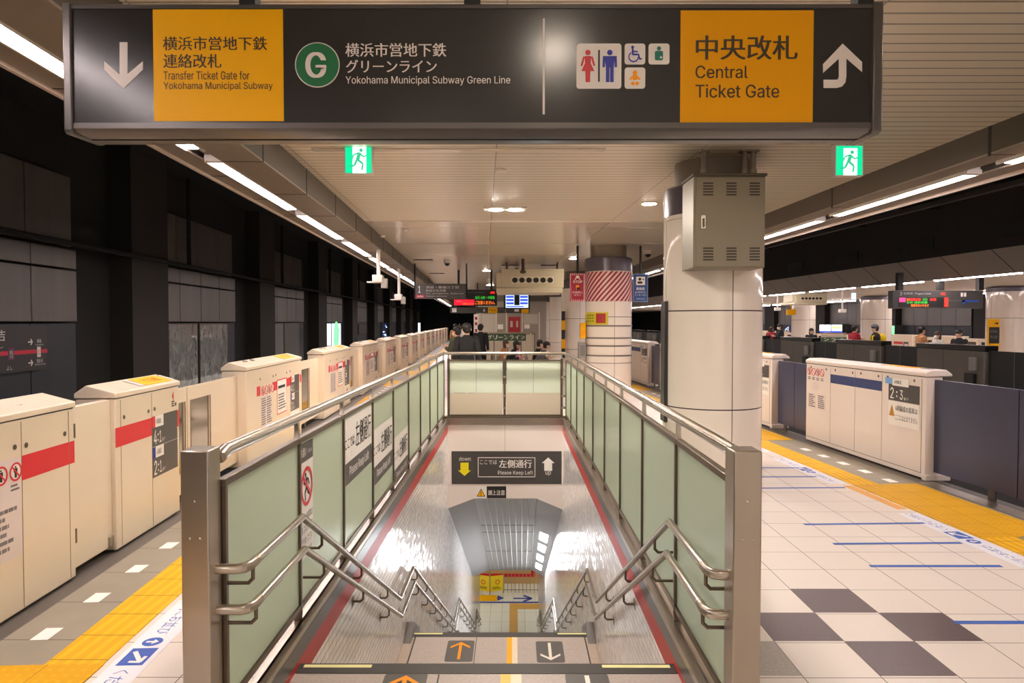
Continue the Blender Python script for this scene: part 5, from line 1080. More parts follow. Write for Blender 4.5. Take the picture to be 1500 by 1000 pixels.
# air duct with six round outlets
def duct(px0, px1, pyt, pyb, Y, label, x0=None):
    a, c = at(px0, pyt, Y), at(px1, pyb, Y); t = thing('air_duct', label, 'air conditioner', ((a.x + c.x) / 2, Y, c.z)); W_, H_ = c.x - a.x, a.z - c.z
    MB().prism([(Y, c.z + H_ * .22), (Y, c.z + H_ * .98), (Y + .3, a.z), (Y + 1.4, a.z), (Y + 1.4, c.z + H_ * .22)], 0, a.x + W_ * .08, c.x).build('duct_body', acm, t, .02)
    MB().box(a.x, c.x - W_ * .02, Y - .1, Y + 1.45, c.z, c.z + H_ * .22).build('drain_tray', acm, t, .03); MB().box(a.x + W_ * .0, a.x + W_ * .09, Y + .1, Y + .9, c.z + H_ * .25, c.z + H_ * .85).build('side_unit', acm, t, .02)
    f = Face(t, (a.x, Y - .001, c.z)); f.rect('outlet_plate', W_ * .22, W_ * .85, H_ * .38, H_ * .68, mat('outlet_plate', (220, 210, 184), .4), 0, .01)
    for i in range(6): 
        u = W_ * (.275 + .104 * i); f.p = t; f.polys('round_outlet', [[(u + W_ * .042 * math.cos(R(15 * j)), H_ * .53 + H_ * .105 * math.sin(R(15 * j))) for j in range(24)]], black, 8)
    for u in (.15, .92): MB().tube([(a.x + W_ * u, Y + .6, a.z - .02), (a.x + W_ * u, Y + .6, 3.8 if Y < 26 else a.z + .2)], .03, 8).build('hanger_rod', steel_d, t)
    return t
duct(727, 826, 393, 429.5, 23, 'cream air duct with six round outlets under the ceiling')
p = at(766, 384, 22.3); t = thing('ceiling_bracket', 'small grey bracket hanging from the ceiling before the air duct', 'bracket', (p.x, 22.3, 3.4)); MB().tube([(p.x, 22.3, 3.8), (p.x, 22.3, at(766, 398, 22.3).z)], .05, 8).build('stem', steel_d, t); MB().ball((p.x, 22.3, at(766, 398, 22.3).z), .1, .1, .06, 12, 6).build('foot', steel_d, t)
# second stairwell fence with the green line banner
YG = 31.0
a, c = at(704, 489, YG), at(783, 489, YG)
t = thing('second_balustrade', 'frosted balustrade of the next stairwell with a green lettered banner', 'balustrade', (a.x, YG, 0))
MB().box(a.x, c.x, YG, YG + .02, .08, 1.28).build('glass_panel', frost_b, t); MB().tube([(a.x, YG, 1.36), (c.x, YG, 1.36)], .03, 8).build('top_rail', rail_m, t)
for k in range(5): x = a.x + (c.x - a.x) * k / 4; MB().box(x - .02, x + .02, YG - .02, YG + .03, 0, 1.36).build('rail_post', steel_d, t)
MB().box(a.x - .02, a.x + .02, YG, YG + 8, .05, 1.2).build('side_panel', frost_b, t); MB().box(c.x - .02, c.x + .02, YG, YG + 8, .05, 1.2).build('side_panel', frost_b, t)
p0, p1 = at(706.5, 499, YG), at(770.5, 488.5, YG); f = Face(t, (p0.x, YG - .001, p0.z)); w, h = p1.x - p0.x, p1.z - p0.z
f.rect('banner', 0, w, 0, h, mat('banner_green', (60, 92, 58), .5), 0, .004)
f.poly('down_arrow', arrow(w * .07, h * .5, h * .7, w * .07, False, .4), white, 3)
for i, s in enumerate('グリーンライン'): 
    u = w * (.125 + .125 * i); f.text(s, u, u + w * .095, h * (.2 if s not in 'ー' else .45), h * (.8 if s not in 'ー' else .55), white, 3, .03)
# waiting room / lift block with a red door
YK = 40.0
a, c = at(697, 455, YK), at(800, 455, YK)
t = thing('lift_block', 'grey glazed lift block with a red door at the far end of the stairs', 'lift', ((a.x + c.x) / 2, YK, 0))
gb = mat('lift_grey', (150, 142, 132), .5)
MB().box(a.x, c.x, YK, YK + 3, 0, 3.0).build('block_wall', gb, t); MB().box(a.x - .1, c.x + .1, YK - .1, YK + 3, 3.0, 3.3).build('roof_band', mat('lift_band', (90, 84, 80), .5), t)
f = Face(t, (0, YK - .001, 0))
def b40(px0, py0, px1, py1): p, r_ = at(px0, py0, YK), at(px1, py1, YK); return p.x, r_.x, max(0.03, r_.z), p.z
f.rect('red_door', *b40(745, 464, 762, 505), mat('lift_door_red', (160, 40, 48), .4), 0, .02); f.rect('door_light', *b40(747.5, 470, 751, 479), mat('dim_glass', (190, 180, 170), .3), 14); f.rect('door_light', *b40(756, 470, 759, 479), mat('dim_glass'), 14)
for px in (703, 727, 742, 765, 790): f.rect('frame_bar', *b40(px - 1, 457, px + 1, 515), mat('lift_light_bar', (206, 198, 186), .4), 0, .04)
f.rect('notice', *b40(729, 475, 737, 482), white, 1); f.rect('notice', *b40(768, 475, 776, 481), white, 1); f.rect('window', *b40(705, 460, 726, 488), mat('dim_window', (190, 182, 172), .2), 0); f.rect('window', *b40(767, 460, 788, 474), mat('dim_window'), 0)
t, f, w, h = hang_sign(659, 450, 740, 458.5, 36, 'wayfinding_sign', 'far charcoal hanging sign with a yellow field over the stairs', dark, 3.8)
f.rect('yellow_field', w * .69, w * .86, h * .02, h * .98, yellow, 1); f.rect('white_mark', w * .04, w * .12, h * .15, h * .85, white, 1); f.poly('down_arrow', arrow(w * .62, h * .5, h * .6, h * .5, False), white, 1); f.text('中央改札', w * .71, w * .84, h * .3, h * .7, K, 2)
t, f, w, h = hang_sign(741, 450, 776, 458.5, 36.2, 'wayfinding_sign', 'far short charcoal sign with a yellow field under the monitors', dark, 3.8)
f.rect('yellow_field', w * .65, w * .95, h * .02, h * .98, yellow, 1); f.rect('white_mark', w * .36, w * .55, h * .25, h * .75, white, 1)
t = thing('white_column_sign', 'narrow white pillar panel with red marks beside the lift block', 'sign', (at(697, 480, 38).x, 38, 0)); a, c = at(694, 460, 38), at(701, 500, 38); MB().box(a.x, c.x, 38, 38.2, 0, a.z).build('panel', soft_white, t); f = Face(t, (0, 37.999, 0))
for py in (466, 474, 484): p = at(697.5, py, 38); f.rect('mark', p.x - .06, p.x + .06, p.z - .08, p.z + .08, crim, 1)
# ================================================================== PEOPLE
def skinned(name, joints, edges, m, parent, lvl=1, root='pelvis'):
    ks = list(joints); me = bpy.data.meshes.new(name); org = Vector(parent['_o'])
    me.from_pydata([Vector(joints[k][:3]) for k in ks], [(ks.index(a), ks.index(c)) for a, c in edges], []); o = bpy.data.objects.new(name, me); COL.objects.link(o)
    o.modifiers.new('skin', 'SKIN').use_smooth_shade = True
    for i, k in enumerate(ks):
        r_ = joints[k][3]; sv = me.skin_vertices[0].data[i]; sv.radius = r_ if isinstance(r_, tuple) else (r_, r_); sv.use_root = (k == root)
    s_ = o.modifiers.new('sub', 'SUBSURF'); s_.levels = lvl; s_.render_levels = lvl
    e = bpy.data.meshes.new_from_object(o.evaluated_get(bpy.context.evaluated_depsgraph_get())); bpy.data.objects.remove(o)
    return e
def person(loc, yaw, label, coat, legs, hairm=hair, H=1.70, pose='stand', female=False, mask=False, hat=None, arms='down', lean=0.0, extra=None, group=None, long_coat=False):
    t = thing('person', label, 'person', loc, group); t.rotation_euler = (0, 0, R(yaw)); s = H / 1.70
    sit = pose == 'sit'; z0 = -.47 if sit else 0.0
    L = lambda x, y, z: (x * s, (y + max(0, z - .95) * lean) * s, (z + z0) * s)
    J = {}
    def put(k, x, y, z, r_): J[k] = (*L(x, y, z), r_ if isinstance(r_, tuple) else r_ * s)
    put('pelvis', 0, 0, .95, .115); put('waist', 0, 0, 1.1, .105); put('chest', 0, 0, 1.3, .12); put('collar', 0, 0, 1.43, .07); put('neck', 0, .01, 1.49, .052); put('jaw', 0, .035, 1.55, .07); put('skull', 0, .02, 1.63, .088); put('nose', 0, .11, 1.585, .014)
    sw = .17 if female else .19
    for sd, q_ in ((-1, 'l'), (1, 'r')):
        put('sh' + q_, sd * sw, 0, 1.39, .055)
        if arms == 'phone': put('el' + q_, sd * (sw + .05), .03, 1.13, .042); put('wr' + q_, sd * .08, .27, 1.2, .03); d = (0, .05, .03)
        else: put('el' + q_, sd * (sw + .06), -.03, 1.12, .042); put('wr' + q_, sd * (sw + .06), .04, .88, .03); d = (0, .01, -.055)
        wx, wy, wz = (J['wr' + q_][0] / s, 0, 0); base = [J['wr' + q_][i] / s for i in range(3)]
        pv = [base[i] + d[i] for i in range(3)]; J['pa' + q_] = (pv[0] * s, pv[1] * s, pv[2] * s, .032 * s)
        for i in range(4):
            off = (i - 1.5) * .019; ln = (1.1, 1.25, 1.15, .9)[i]; a_ = (pv[0], pv[1] + off, pv[2]) if arms != 'phone' else (pv[0] + off, pv[1], pv[2])
            k1 = [a_[j] + d[j] * ln for j in range(3)]; k2 = [k1[j] + d[j] * .8 * ln + (0, -.012, 0)[j] * (arms == 'down') for j in range(3)]
            J['f%d%s' % (i, q_)] = tuple(v * s for v in k1) + (.009 * s,); J['t%d%s' % (i, q_)] = tuple(v * s for v in k2) + (.0075 * s,)
        th = [base[0] - sd * .02, base[1] + .03, base[2] + d[2] * .5]; J['th' + q_] = tuple(v * s for v in th) + (.011 * s,); J['tt' + q_] = ((th[0]) * s, (th[1] + .02) * s, (th[2] + d[2] * .7) * s, .009 * s)
        put('hip' + q_, sd * .095, 0, .9, .085)
        if sit: put('kn' + q_, sd * .11, .42, .93, .06); put('an' + q_, sd * .11, .42, .53, .042); put('to' + q_, sd * .11, .56, .5, .036)
        else: put('kn' + q_, sd * .105, .02 + .03 * sd, .5, .058); put('an' + q_, sd * .11, -.02 + .06 * sd, .085, .042); put('to' + q_, sd * .12, .13 + .06 * sd, .035, .036)
    E_ = [('pelvis', 'waist'), ('waist', 'chest'), ('chest', 'collar'), ('collar', 'neck'), ('neck', 'jaw'), ('jaw', 'skull'), ('jaw', 'nose')]
    for q_ in 'lr':
        E_ += [('chest', 'sh' + q_), ('sh' + q_, 'el' + q_), ('el' + q_, 'wr' + q_), ('wr' + q_, 'pa' + q_), ('pelvis', 'hip' + q_), ('hip' + q_, 'kn' + q_), ('kn' + q_, 'an' + q_), ('an' + q_, 'to' + q_), ('pa' + q_, 'th' + q_), ('th' + q_, 'tt' + q_)]
        for i in range(4): E_ += [('pa' + q_, 'f%d%s' % (i, q_)), ('f%d%s' % (i, q_), 't%d%s' % (i, q_))]
    def add(name, keys, grow, m, extra_e=None, parent=None):
        jj = {k: J[k][:3] + (tuple(g + grow for g in (J[k][3], J[k][3])),) for k in keys}
        me = skinned(name, jj, [e for e in E_ if e[0] in jj and e[1] in jj], m, t, 2 if name == 'body' else 1); me.materials.clear(); me.materials.append(m); me.name = name
        o = bpy.data.objects.new(name, me); COL.objects.link(o); o.parent = t; return o
    add('body', list(J), 0, skin)
    def loc_mesh(name, b, m):
        me = bpy.data.meshes.new(name); me.from_pydata(b.v, [], b.f); me.materials.append(m)
        for p in me.polygons: p.use_smooth = True
        o = bpy.data.objects.new(name, me); COL.objects.link(o); o.parent = t; return o
    Y_ = lambda z: max(0, z - .95) * lean
    bt = MB(); hem = .90 if sit else .80
    bt.loft([(0, Y_(z) * s, (z + z0) * s, rx_ * s, ry_ * s) for z, rx_, ry_ in ((hem, .165 if female else .175, .125), (.95, .17, .128), (1.1, .155 if female else .17, .125), (1.28, sw + .005, .135), (1.38, sw + .02, .115), (1.425, sw - .04, .09), (1.46, .085, .08), (1.485, .07, .07))])
    for q_ in 'lr':
        sh, el, wr = (Vector(J[k + q_][:3]) for k in ('sh', 'el', 'wr')); bt.tube([sh + Vector((0, 0, .012)), sh.lerp(el, .3), el, el.lerp(wr, .5), el.lerp(wr, .97)], [.072 * s, .072 * s, .06 * s, .052 * s, .046 * s], 12); bt.ball(sh, .078 * s, .078 * s, .07 * s, 12, 8)
    loc_mesh('jacket', bt, coat)
    bt = MB(); bt.loft([(0, 0, (z + z0) * s, rx_ * s, ry_ * s) for z, rx_, ry_ in ((.80 if not sit else .83, .12, .1), (.88, .168, .122), (1.02, .16, .12))])
    for q_ in 'lr':
        hp, kn, an = (Vector(J[k + q_][:3]) for k in ('hip', 'kn', 'an')); bt.tube([hp, hp.lerp(kn, .4), kn, kn.lerp(an, .5), an + Vector((0, 0, -.01))], [.1 * s, .096 * s, .076 * s, .068 * s, .062 * s], 14)
        if sit: bt.ball(kn, .078 * s, .078 * s, .078 * s, 12, 8)
    loc_mesh('trousers', bt, legs)
    hx, hy, hz = J['skull'][:3]
    b = MB(); b.ball((hx, hy - .022 * s, hz + .018 * s), .106 * s, .112 * s, .108 * s, 16, 10, -.2).ball((hx, hy - .05 * s, hz - .02 * s), .096 * s, .078 * s, .098 * s, 14, 8)
    if female: b.ball((hx, hy - .055 * s, hz - .07 * s), .1 * s, .065 * s, .16 * s, 12, 8)
    loc_mesh('hair', b, hairm)
    for sd in (-1, 1): loc_mesh('shoe', MB().ball((J['an' + 'lr'[sd > 0]][0], J['an' + 'lr'[sd > 0]][1] + .05 * s, J['an' + 'lr'[sd > 0]][2] - .045 * s), .05 * s, .13 * s, .05 * s, 10, 6, -.8), cloth['black'])
    loc_mesh('eye', MB().ball((hx - .035 * s, hy + .085 * s, hz - .01 * s), .012 * s, .008 * s, .008 * s, 8, 5).ball((hx + .035 * s, hy + .085 * s, hz - .01 * s), .012 * s, .008 * s, .008 * s, 8, 5), blackp); loc_mesh('ear', MB().ball((hx - .09 * s, hy, hz - .03 * s), .014 * s, .024 * s, .032 * s, 8, 6).ball((hx + .09 * s, hy, hz - .03 * s), .014 * s, .024 * s, .032 * s, 8, 6), skin)
    if mask: loc_mesh('face_mask', MB().ball((hx, J['jaw'][1] + .035 * s, J['jaw'][2] + .005), .07 * s, .055 * s, .055 * s, 12, 8), white)
    else: loc_mesh('mouth', MB().ball((hx, J['jaw'][1] + .064 * s, J['jaw'][2] - .012 * s), .022 * s, .008 * s, .006 * s, 8, 4), mat('lip', (150, 80, 74), .5))
    if hat: loc_mesh('hat', MB().ball((hx, hy - .005, hz + .035 * s), .115 * s, .12 * s, .105 * s, 14, 10, -.1), hat)
    if extra == 'bag': loc_mesh('shoulder_bag', MB().ball((.33 * s, 0, .62 * s), .1 * s, .17 * s, .17 * s, 12, 8).tube([(.12 * s, 0, 1.45 * s), (.3 * s, 0, .78 * s)], .016, 6), cloth['black'])
    if extra == 'backpack': loc_mesh('backpack', MB().ball((0, -.2 * s, 1.24 * s), .16 * s, .11 * s, .22 * s, 12, 8), cloth['yellow']); loc_mesh('strap', MB().tube([(-.12 * s, .155 * s, 1.1 * s), (-.12 * s, .15 * s, 1.36 * s), (-.12 * s, -.1 * s, 1.48 * s)], .022, 6).tube([(.12 * s, .155 * s, 1.1 * s), (.12 * s, .15 * s, 1.36 * s), (.12 * s, -.1 * s, 1.48 * s)], .022, 6), cloth['yellow'])
    if extra == 'headphones': pass
    return t
def spot(px, Y, z=0.0): p = at(px, 500, Y); return (p.x, Y, z)
person(spot(684, 16.2), 4, 'person in a black jacket seen from behind, carrying a black shoulder bag', cloth['black'], cloth['black'], H=1.76, extra='bag')
person(spot(669.5, 17.4), 60, 'person in a dark olive coat half hidden by the one in black', cloth['olive'], cloth['denim'], H=1.68, mask=True, arms='phone')
person(spot(704, 24.0), -20, 'person in dark clothes standing farther off near the green banner', cloth['black'], cloth['black'], H=1.72)
person(spot(667, 34.0), -30, 'small distant person in brown by the far cream doors', cloth['tan'], cloth['black'], H=1.7)
person(spot(674, 40.0), 150, 'small distant person in white by the far cream doors', cloth['white'], cloth['navy'], H=1.68)
# bench with seated people
def bench(x, y, yaw, label, n=4):
    t = thing('bench', label, 'bench', (x, y, 0)); t.rotation_euler = (0, 0, R(yaw))
    for k in range(n):
        u = (k - (n - 1) / 2) * .55
        for nm, b in (('seat', MB().box(u - .23, u + .23, -.22, .22, .30, .33)), ('backrest', MB().box(u - .23, u + .23, -.27, -.23, .5, .82))):
            me = bpy.data.meshes.new(nm); me.from_pydata(b.v, [], b.f); me.materials.append(mat('bench_grey', (120, 118, 116), .4)); o = bpy.data.objects.new(nm, me); COL.objects.link(o); o.parent = t; m_ = o.modifiers.new('edge', 'BEVEL'); m_.width = .015
    for u in (-n * .25, n * .25):
        b = MB().box(u - .02, u + .02, -.2, .2, 0, .30).box(u - .02, u + .02, -.26, -.2, .3, .82); me = bpy.data.meshes.new('leg'); me.from_pydata(b.v, [], b.f); me.materials.append(steel_d); o = bpy.data.objects.new('leg', me); COL.objects.link(o); o.parent = t
bx0, by0 = at(741, 500, 21.6).x, 21.6
bench(bx0, by0 + .2, -90, 'grey platform bench under the person with the pink bag', 3)
person((bx0 + .02, by0 + .15, 0.0), -90, 'seated person in a dark jacket bending over a phone, nearest the green banner', cloth['black'], cloth['black'], hair, 1.68, 'sit', True, False, None, 'phone', .45)
person((bx0 + .18, by0 + .85, 0.0), -90, 'seated person in pink behind the one bending over a phone', cloth['pink'], cloth['grey'], hair, 1.62, 'sit', True, False, None, 'phone', .3)
bench(at(731, 500, 23.2).x, 23.3, -90, 'grey platform bench under the light haired person', 1)
person((at(731, 500, 23.2).x + .02, 23.3, 0.0), -90, 'seated brown haired person in tan with a white mask near the green banner', cloth['tan'], cloth['grey'], hairb, 1.66, 'sit', True, True, None, 'phone', .3)
bx1 = at(783, 500, 21.0).x
bench(bx1, 21.2, -90, 'grey platform bench under the pair in dark coats', 3)
person((bx1 + .02, 21.0, 0.0), -90, 'seated person in a charcoal coat looking down, front of the pair', cloth['grey'], cloth['black'], hair, 1.68, 'sit', False, False, None, 'phone', .5)
person((bx1 + .02, 21.7, 0.0), -90, 'seated person in a black coat, rear of the pair', cloth['black'], cloth['black'], hair, 1.72, 'sit', False, False, None, 'phone', .25)
# ================================================================== OPPOSITE PLATFORM
frame(MO)
OX = 12.5
def oy(px): return OX / math.tan(math.atan((px - 752) / F) + AO)
og0, og1 = oy(1443), oy(1343)
t = thing('platform_door_housing', 'olive grey back of the opposite platform door housing, widest one with the black top band', 'platform door', (OX, og0, 0))
MB().box(OX, OX + .3, og0, og1, .0, 1.13).build('housing_back', opp_grey, t, .01); MB().box(OX - .02, OX + .32, og0 - .02, og1 + .02, 1.10, 1.25).build('black_top', opp_black, t, .015)
f = Face(t, (OX - .001, og1, 0), (0, -1, 0), (0, 0, 1)); L = og1 - og0; f.rect('panel_seam', L * .42, L * .425, .05, 1.1, blackp, 0); MB().box(OX - .12, OX, og0 + .25, og0 + .42, .62, .95).build('sensor_box', mat('sensor_grey', (150, 146, 140), .5), t, .01); MB().box(OX - .1, OX, og0 + .28, og0 + .6, .2, .55).build('cable_box', blackp, t, .01)
MB().box(OX - .01, OX, og0 + .0, og0 + .06, .0, 1.1).build('edge_bar', grey, t)
t2 = thing('sliding_door', 'black opposite platform doors beside the widest housing', 'platform door', (OX, og1, 0)); MB().box(OX + .06, OX + .1, og1 + .01, og1 + 1.7, .0, 1.13).build('door_leaf', black, t2); MB().box(OX + .055, OX + .06, og1 + .87, og1 + .885, .0, 1.13).build('seam', grey, t2)
PG = 4.4
for k in range(-2, 9):
    if k:
        d = MO @ Vector((0, PG * k, 0)); nm = ORD[k] if k > 0 else ('the one just before' if k == -1 else 'two before')
        dup(t, d, ('olive grey back of an opposite platform door housing, %s from the widest one' % nm) if k > 0 else 'olive grey back of an opposite platform door housing, ' + nm + ' the widest one'); dup(t2, d, ('black opposite platform doors, %s pair from the widest housing' % nm) if k > 0 else 'black opposite platform doors, pair ' + nm + ' the widest housing')
ew = MB().box(12.55, 12.65, YN, YF, -1.2, -.30).build('wall_platform_edge', conc); struct(ew, 'dark edge wall of the opposite platform', 'wall')
# cream doors on the far side of it
CXF = 20.5
def cy(px): return CXF / math.tan(math.atan((px - 752) / F) + AO)
ya, yb = cy(1336), cy(1306)
n = 0
t = thing('platform_door_housing', 'distant cream platform door housing with a red band behind the person in tan', 'platform door', (CXF, ya, 0)); MB().box(CXF, CXF + .3, ya, yb, 0, 1.24).build('housing', cream, t, .02); f = Face(t, (CXF - .001, yb, 0), (0, -1, 0), (0, 0, 1)); L = yb - ya
f.rect('red_band', L * .1, L * .55, .78, .9, red, 0); f.rect('number_plate', L * .58, L * .82, .55, .9, dark, 0); f.rect('notice_sheet', L * .62, L * .8, .62, .8, lilac, 2)
t2 = thing('sliding_door', 'distant cream sliding doors with a dark window behind the person in tan', 'platform door', (CXF, ya - 1.7, 0)); leaf(t2, ya - 1.68, ya - .86, ya - 1.55, ya - 1.0, CXF + .1, cream, -1); leaf(t2, ya - .84, ya - .02, ya - .7, ya - .15, CXF + .1, cream, -1); MB().box(CXF + .08, CXF + .12, ya - 1.6, ya - .1, 0, .1).build('guide_rail', thresh, t2)
for k in range(-3, 6):
    if k:
        d = MO @ Vector((0, (yb - ya + 1.75) * k, 0)); w_ = '%s beyond the tan coat' % ORD[k] if k > 0 else ('one nearer than the tan coat' if k == -1 else '%s nearer than the tan coat' % ('two' if k == -2 else 'three'))
        dup(t, d, 'distant cream platform door housing with a red band, ' + w_); dup(t2, d, 'distant cream sliding doors with a dark window, ' + w_)
# lamps of the opposite platform
def olamp(x, y, z, label, g):
    t = thing('strip_lamp', label, 'lamp', (x, y, z), g); MB().box(x - .06, x + .06, y, y + 3.1, z + .02, z + .08).build('lamp_housing', house_m, t)
    for k in (0, 1): MB().box(x - .05, x + .05, y + .02 + 1.55 * k, y + 1.5 + 1.55 * k, z - .02, z + .02).build('lamp_lens', lens_m, t)
    return t
a = olamp(12.72, 8.6, 2.97, 'first twin strip lamp along the near edge of the opposite platform', 'strip lamps on the near edge of the opposite platform')
c = olamp(20.3, 15.0, 2.97, 'first twin strip lamp along the far edge of the opposite platform', 'strip lamps on the far edge of the opposite platform')
for k in range(1, 16):
    dup(a, MO @ Vector((0, 3.6 * k, 0)), '%s twin strip lamp along the near edge of the opposite platform' % ORD[k]); dup(c, MO @ Vector((0, 3.6 * k, 0)), '%s twin strip lamp along the far edge of the opposite platform' % ORD[k])
frame(I4)
# far beams' fittings over there
t, f, w, h = hang_sign(1308, 425.5, 1440, 451.5, 19.5, 'departure_board', 'wide charcoal departure board over the opposite platform with glowing rows', dark, None, .25)
for px in (1318, 1378, 1436): p = at(px, 425, 19.6); MB().box(p.x - .07, p.x + .07, 19.55, 19.7, p.z, 3.18).build('hanger', blackp, t)
f.rect('display', w * .06, w * .61, h * .07, h * .62, blackp, 1)
f.rect('service_badge', w * .07, w * .14, h * .36, h * .6, led_p, 2); f.text('急行', w * .15, w * .19, h * .42, h * .58, led_o, 2, .03); f.text('武蔵小杉', w * .19, w * .31, h * .42, h * .58, led_r, 2, .03); f.text('18:25', w * .33, w * .38, h * .43, h * .57, led_g, 2, .02); f.text('次発', w * .41, w * .48, h * .43, h * .57, led_r, 2, .03)
f.text('各停 浦和美園', w * .15, w * .38, h * .27, h * .4, led_g, 2, .02); f.text('電車がまいります', w * .2, w * .4, h * .09, h * .24, led_o, 2, .03); f.rect('service_badge', w * .57, w * .61, h * .1, h * .6, led_r, 2); f.text('2', w * .08, w * .1, h * .74, h * .92, pale, 1, .02); f.text('目黒線  Meguro Line', w * .12, w * .42, h * .76, h * .9, pale, 1); f.text('8両', w * .53, w * .58, h * .74, h * .88, led_r, 1, .03)
f.rect('white_mark', w * .75, w * .775, h * .66, h * .88, white, 1); f.rect('white_mark', w * .785, w * .81, h * .66, h * .88, white, 1); f.rect('stair_diagram', w * .77, w * .95, h * .36, h * .46, blue, 1); f.rect('stair_diagram', w * .77, w * .80, h * .24, h * .46, blue, 1); f.rect('diagram_line', w * .62, w * .76, h * .42, h * .44, grey, 1)
duct(1162, 1212, 429, 446, 30, 'cream air duct with six round outlets over the opposite platform')
for px, pt, pb, Y, lb in ((1139, 436, 455, 31, 'white pole camera over the opposite platform, nearer the cabinet pillar'), (1234, 443, 458, 27, 'white pole camera over the opposite platform, beside the far pillar')):
    p0, p1 = at(px, pt, Y), at(px, pb, Y); t = thing('pole_camera', lb, 'camera', (p0.x, Y, p1.z)); MB().tube([(p0.x, Y, 3.06), (p0.x, Y, p1.z + .1)], .035, 8).build('pole', house_m, t); MB().box(p0.x - .12, p0.x + .12, Y - .1, Y + .1, p1.z, p1.z + .14).build('camera_body', house_m, t, .02)
a, c = at(1153, 453, 32), at(1166, 461, 32); o = MB().box(a.x, c.x, 32, 32.1, c.z, a.z).box((a.x + c.x) / 2 - .02, (a.x + c.x) / 2 + .02, 32.03, 32.07, a.z, 3.18).build('hanging_sign', yellow); tag(o, 'small yellow hanging sign over the opposite platform', 'sign')
a, c = at(1249, 424, 30), at(1254, 438, 30); o = MB().box(a.x, c.x, 30, 30.1, c.z, 3.18).build('hanging_sign', scr_w); tag(o, 'small narrow lit sign hanging over the opposite platform', 'sign')
# sign strip on the nearest opposite pillar
t = thing('pillar_sign', 'yellow and black vertical sign on the edge of the nearest opposite pillar', 'sign', (at(1456, 490, 23.8).x, 23.8, 1.0)); a, c = at(1449, 467, 23.8), at(1463.5, 513, 23.8)
MB().box(a.x, c.x, 23.8, 23.9, c.z, a.z).build('sign_panel', yellow, t); f = Face(t, (a.x, 23.799, c.z)); w, h = c.x - a.x, a.z - c.z
f.rect('black_field', 0, w, h * .22, h * .74, blackp, 0); f.text('目黒線', w * .1, w * .8, h * .55, h * .65, grey, 1); f.text('南北線', w * .1, w * .8, h * .38, h * .48, grey, 1); f.polys('arrow', [bar((w * .5, h * .86), (w * .85, h * .86), .03), bar((w * .7, h * .9), (w * .86, h * .86), .025), bar((w * .7, h * .82), (w * .86, h * .86), .025)], blackp, 1)
# lit panels and posters beyond the opposite tracks
def farad(px0, px1, py0, py1, label, m, marks=None):
    yy = [OWX / math.tan(math.atan((p_ - 752) / F) + AO) for p_ in (px0, px1)]; D = yy[0] * 1.0
    P0 = MO @ Vector((OWX, yy[0], 0)); z1, z0 = at(px0, py0, P0.y).z, at(px0, py1, P0.y).z
    frame(MO); t = thing('light_box', label, 'light box', (OWX, yy[1], z0)); MB().box(OWX - .45, OWX + .1, yy[1] - .01, yy[0] + .01, z0 - .05, z1 + .05).build('box_frame', dark, t); f = Face(t, (OWX - .451, yy[0], z0), (0, -1, 0), (0, 0, 1)); f.rect('lit_face', 0, yy[0] - yy[1], 0, z1 - z0, m, 0)
    if marks: marks(f, yy[0] - yy[1], z1 - z0)
    frame(I4)
def m_yel(f, w, h): f.rect('yellow_field', w * .05, w * .95, h * .5, h * .78, mat('ad_yellow', (240, 240, 90), .4, emit=1.2), 2); f.rect('blue_field', w * .0, w, 0, h * .2, scr_b, 2)
def m_blu(f, w, h): f.rect('blue_field', 0, w, 0, h * .2, scr_b, 2); f.rect('seam', w * .48, w * .52, h * .2, h, grey, 2)
def m_dots(f, w, h):
    for i in range(8): u, v = random.uniform(.05, .85) * w, random.uniform(.1, .85) * h; f.rect('printed_patch', u, u + w * .12, v, v + h * .1, ad_w, 2)
farad(1209.5, 1226, 475.5, 486.5, 'lit white and blue advertising panel beyond the opposite tracks', ad_w, m_blu); farad(1227, 1243, 475.5, 486.5, 'lit white panel with a yellow field beyond the opposite tracks', ad_w, m_yel)
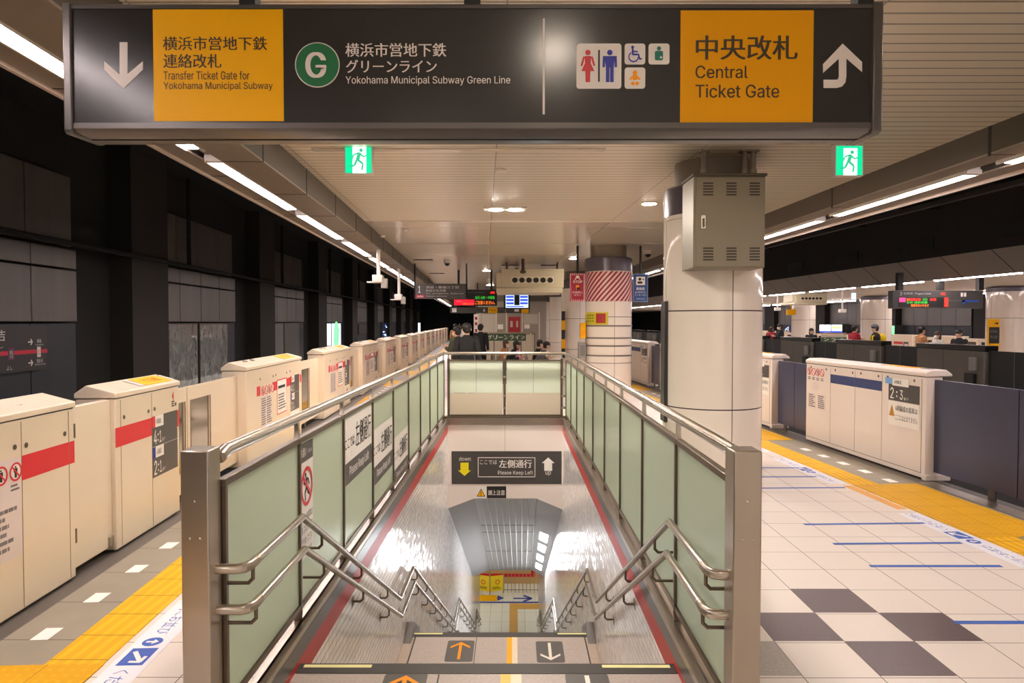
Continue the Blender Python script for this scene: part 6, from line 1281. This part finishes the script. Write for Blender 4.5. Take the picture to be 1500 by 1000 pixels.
farad(1307, 1321, 477, 489, 'lit green advertising panel beyond the opposite tracks', ad_g); farad(1157, 1167, 476, 485, 'dark blue lit panel with white patches beyond the opposite pillars', mat('dark_ad'), m_dots)
a, c = at(1203, 494, 30), at(1240, 500.5, 30); t = thing('second_balustrade', 'balustrade with a green lettered banner on the opposite platform', 'balustrade', (a.x, 30, 0)); MB().box(a.x, c.x, 30, 30.03, 0, 1.3).build('glass_panel', frost_b, t); f = Face(t, (a.x, 29.999, c.z)); w, h = c.x - a.x, a.z - c.z; f.rect('banner', 0, w, 0, h, mat('banner_green'), 0)
for i, s_ in enumerate('ンライ'): f.text(s_, w * (.1 + .28 * i), w * (.3 + .28 * i), h * .15, h * .85, white, 1, .04)
MB().tube([(a.x, 30, 1.36), (c.x, 30, 1.36)], .03, 8).build('top_rail', rail_m, t)
for args in ((1106, 34, 20, 'person in black at the edge of the cabinet pillar, opposite platform', 'black', 'black', hair, 1.66, False, False, None, None), (1129, 32.3, -60, 'person in a reddish brown coat on the opposite platform under the pole camera', 'red', 'black', hairb, 1.6, True, False, None, None), (1143, 31.3, 100, 'person in black with a white mask on the opposite platform by the lit panels', 'black', 'navy', hair, 1.7, False, True, None, None), (1188, 28.5, 170, 'person in a dark hood before the opposite pillar', 'black', 'black', hair, 1.55, True, False, None, None), (1250.5, 25.3, -75, 'person in a red coat reading on the opposite platform', 'red', 'black', hair, 1.68, False, False, None, None), (1283.5, 23.6, 80, 'person in a grey knit hat with a yellow backpack on the opposite platform', 'black', 'black', hair, 1.70, False, False, cloth['grey'], 'backpack'), (1348, 21.6, -95, 'person in a tan coat looking at a phone on the opposite platform', 'tan', 'black', hair, 1.66, False, False, None, None), (1375, 20.8, 95, 'person in a white top and mask turned to the one in black', 'white', 'black', hairb, 1.52, True, True, None, None), (1406, 20.2, 110, 'person in a black coat talking on the opposite platform, beside the white top', 'black', 'black', hair, 1.58, False, False, None, None)):
    px, Y_, yw, lb, c1, c2, hm, H_, fe, mk, ht, ex = args
    person(spot(px, Y_), yw, lb, cloth[c1], cloth[c2], hm, H_, 'stand', fe, mk, ht, 'phone', .05, ex)
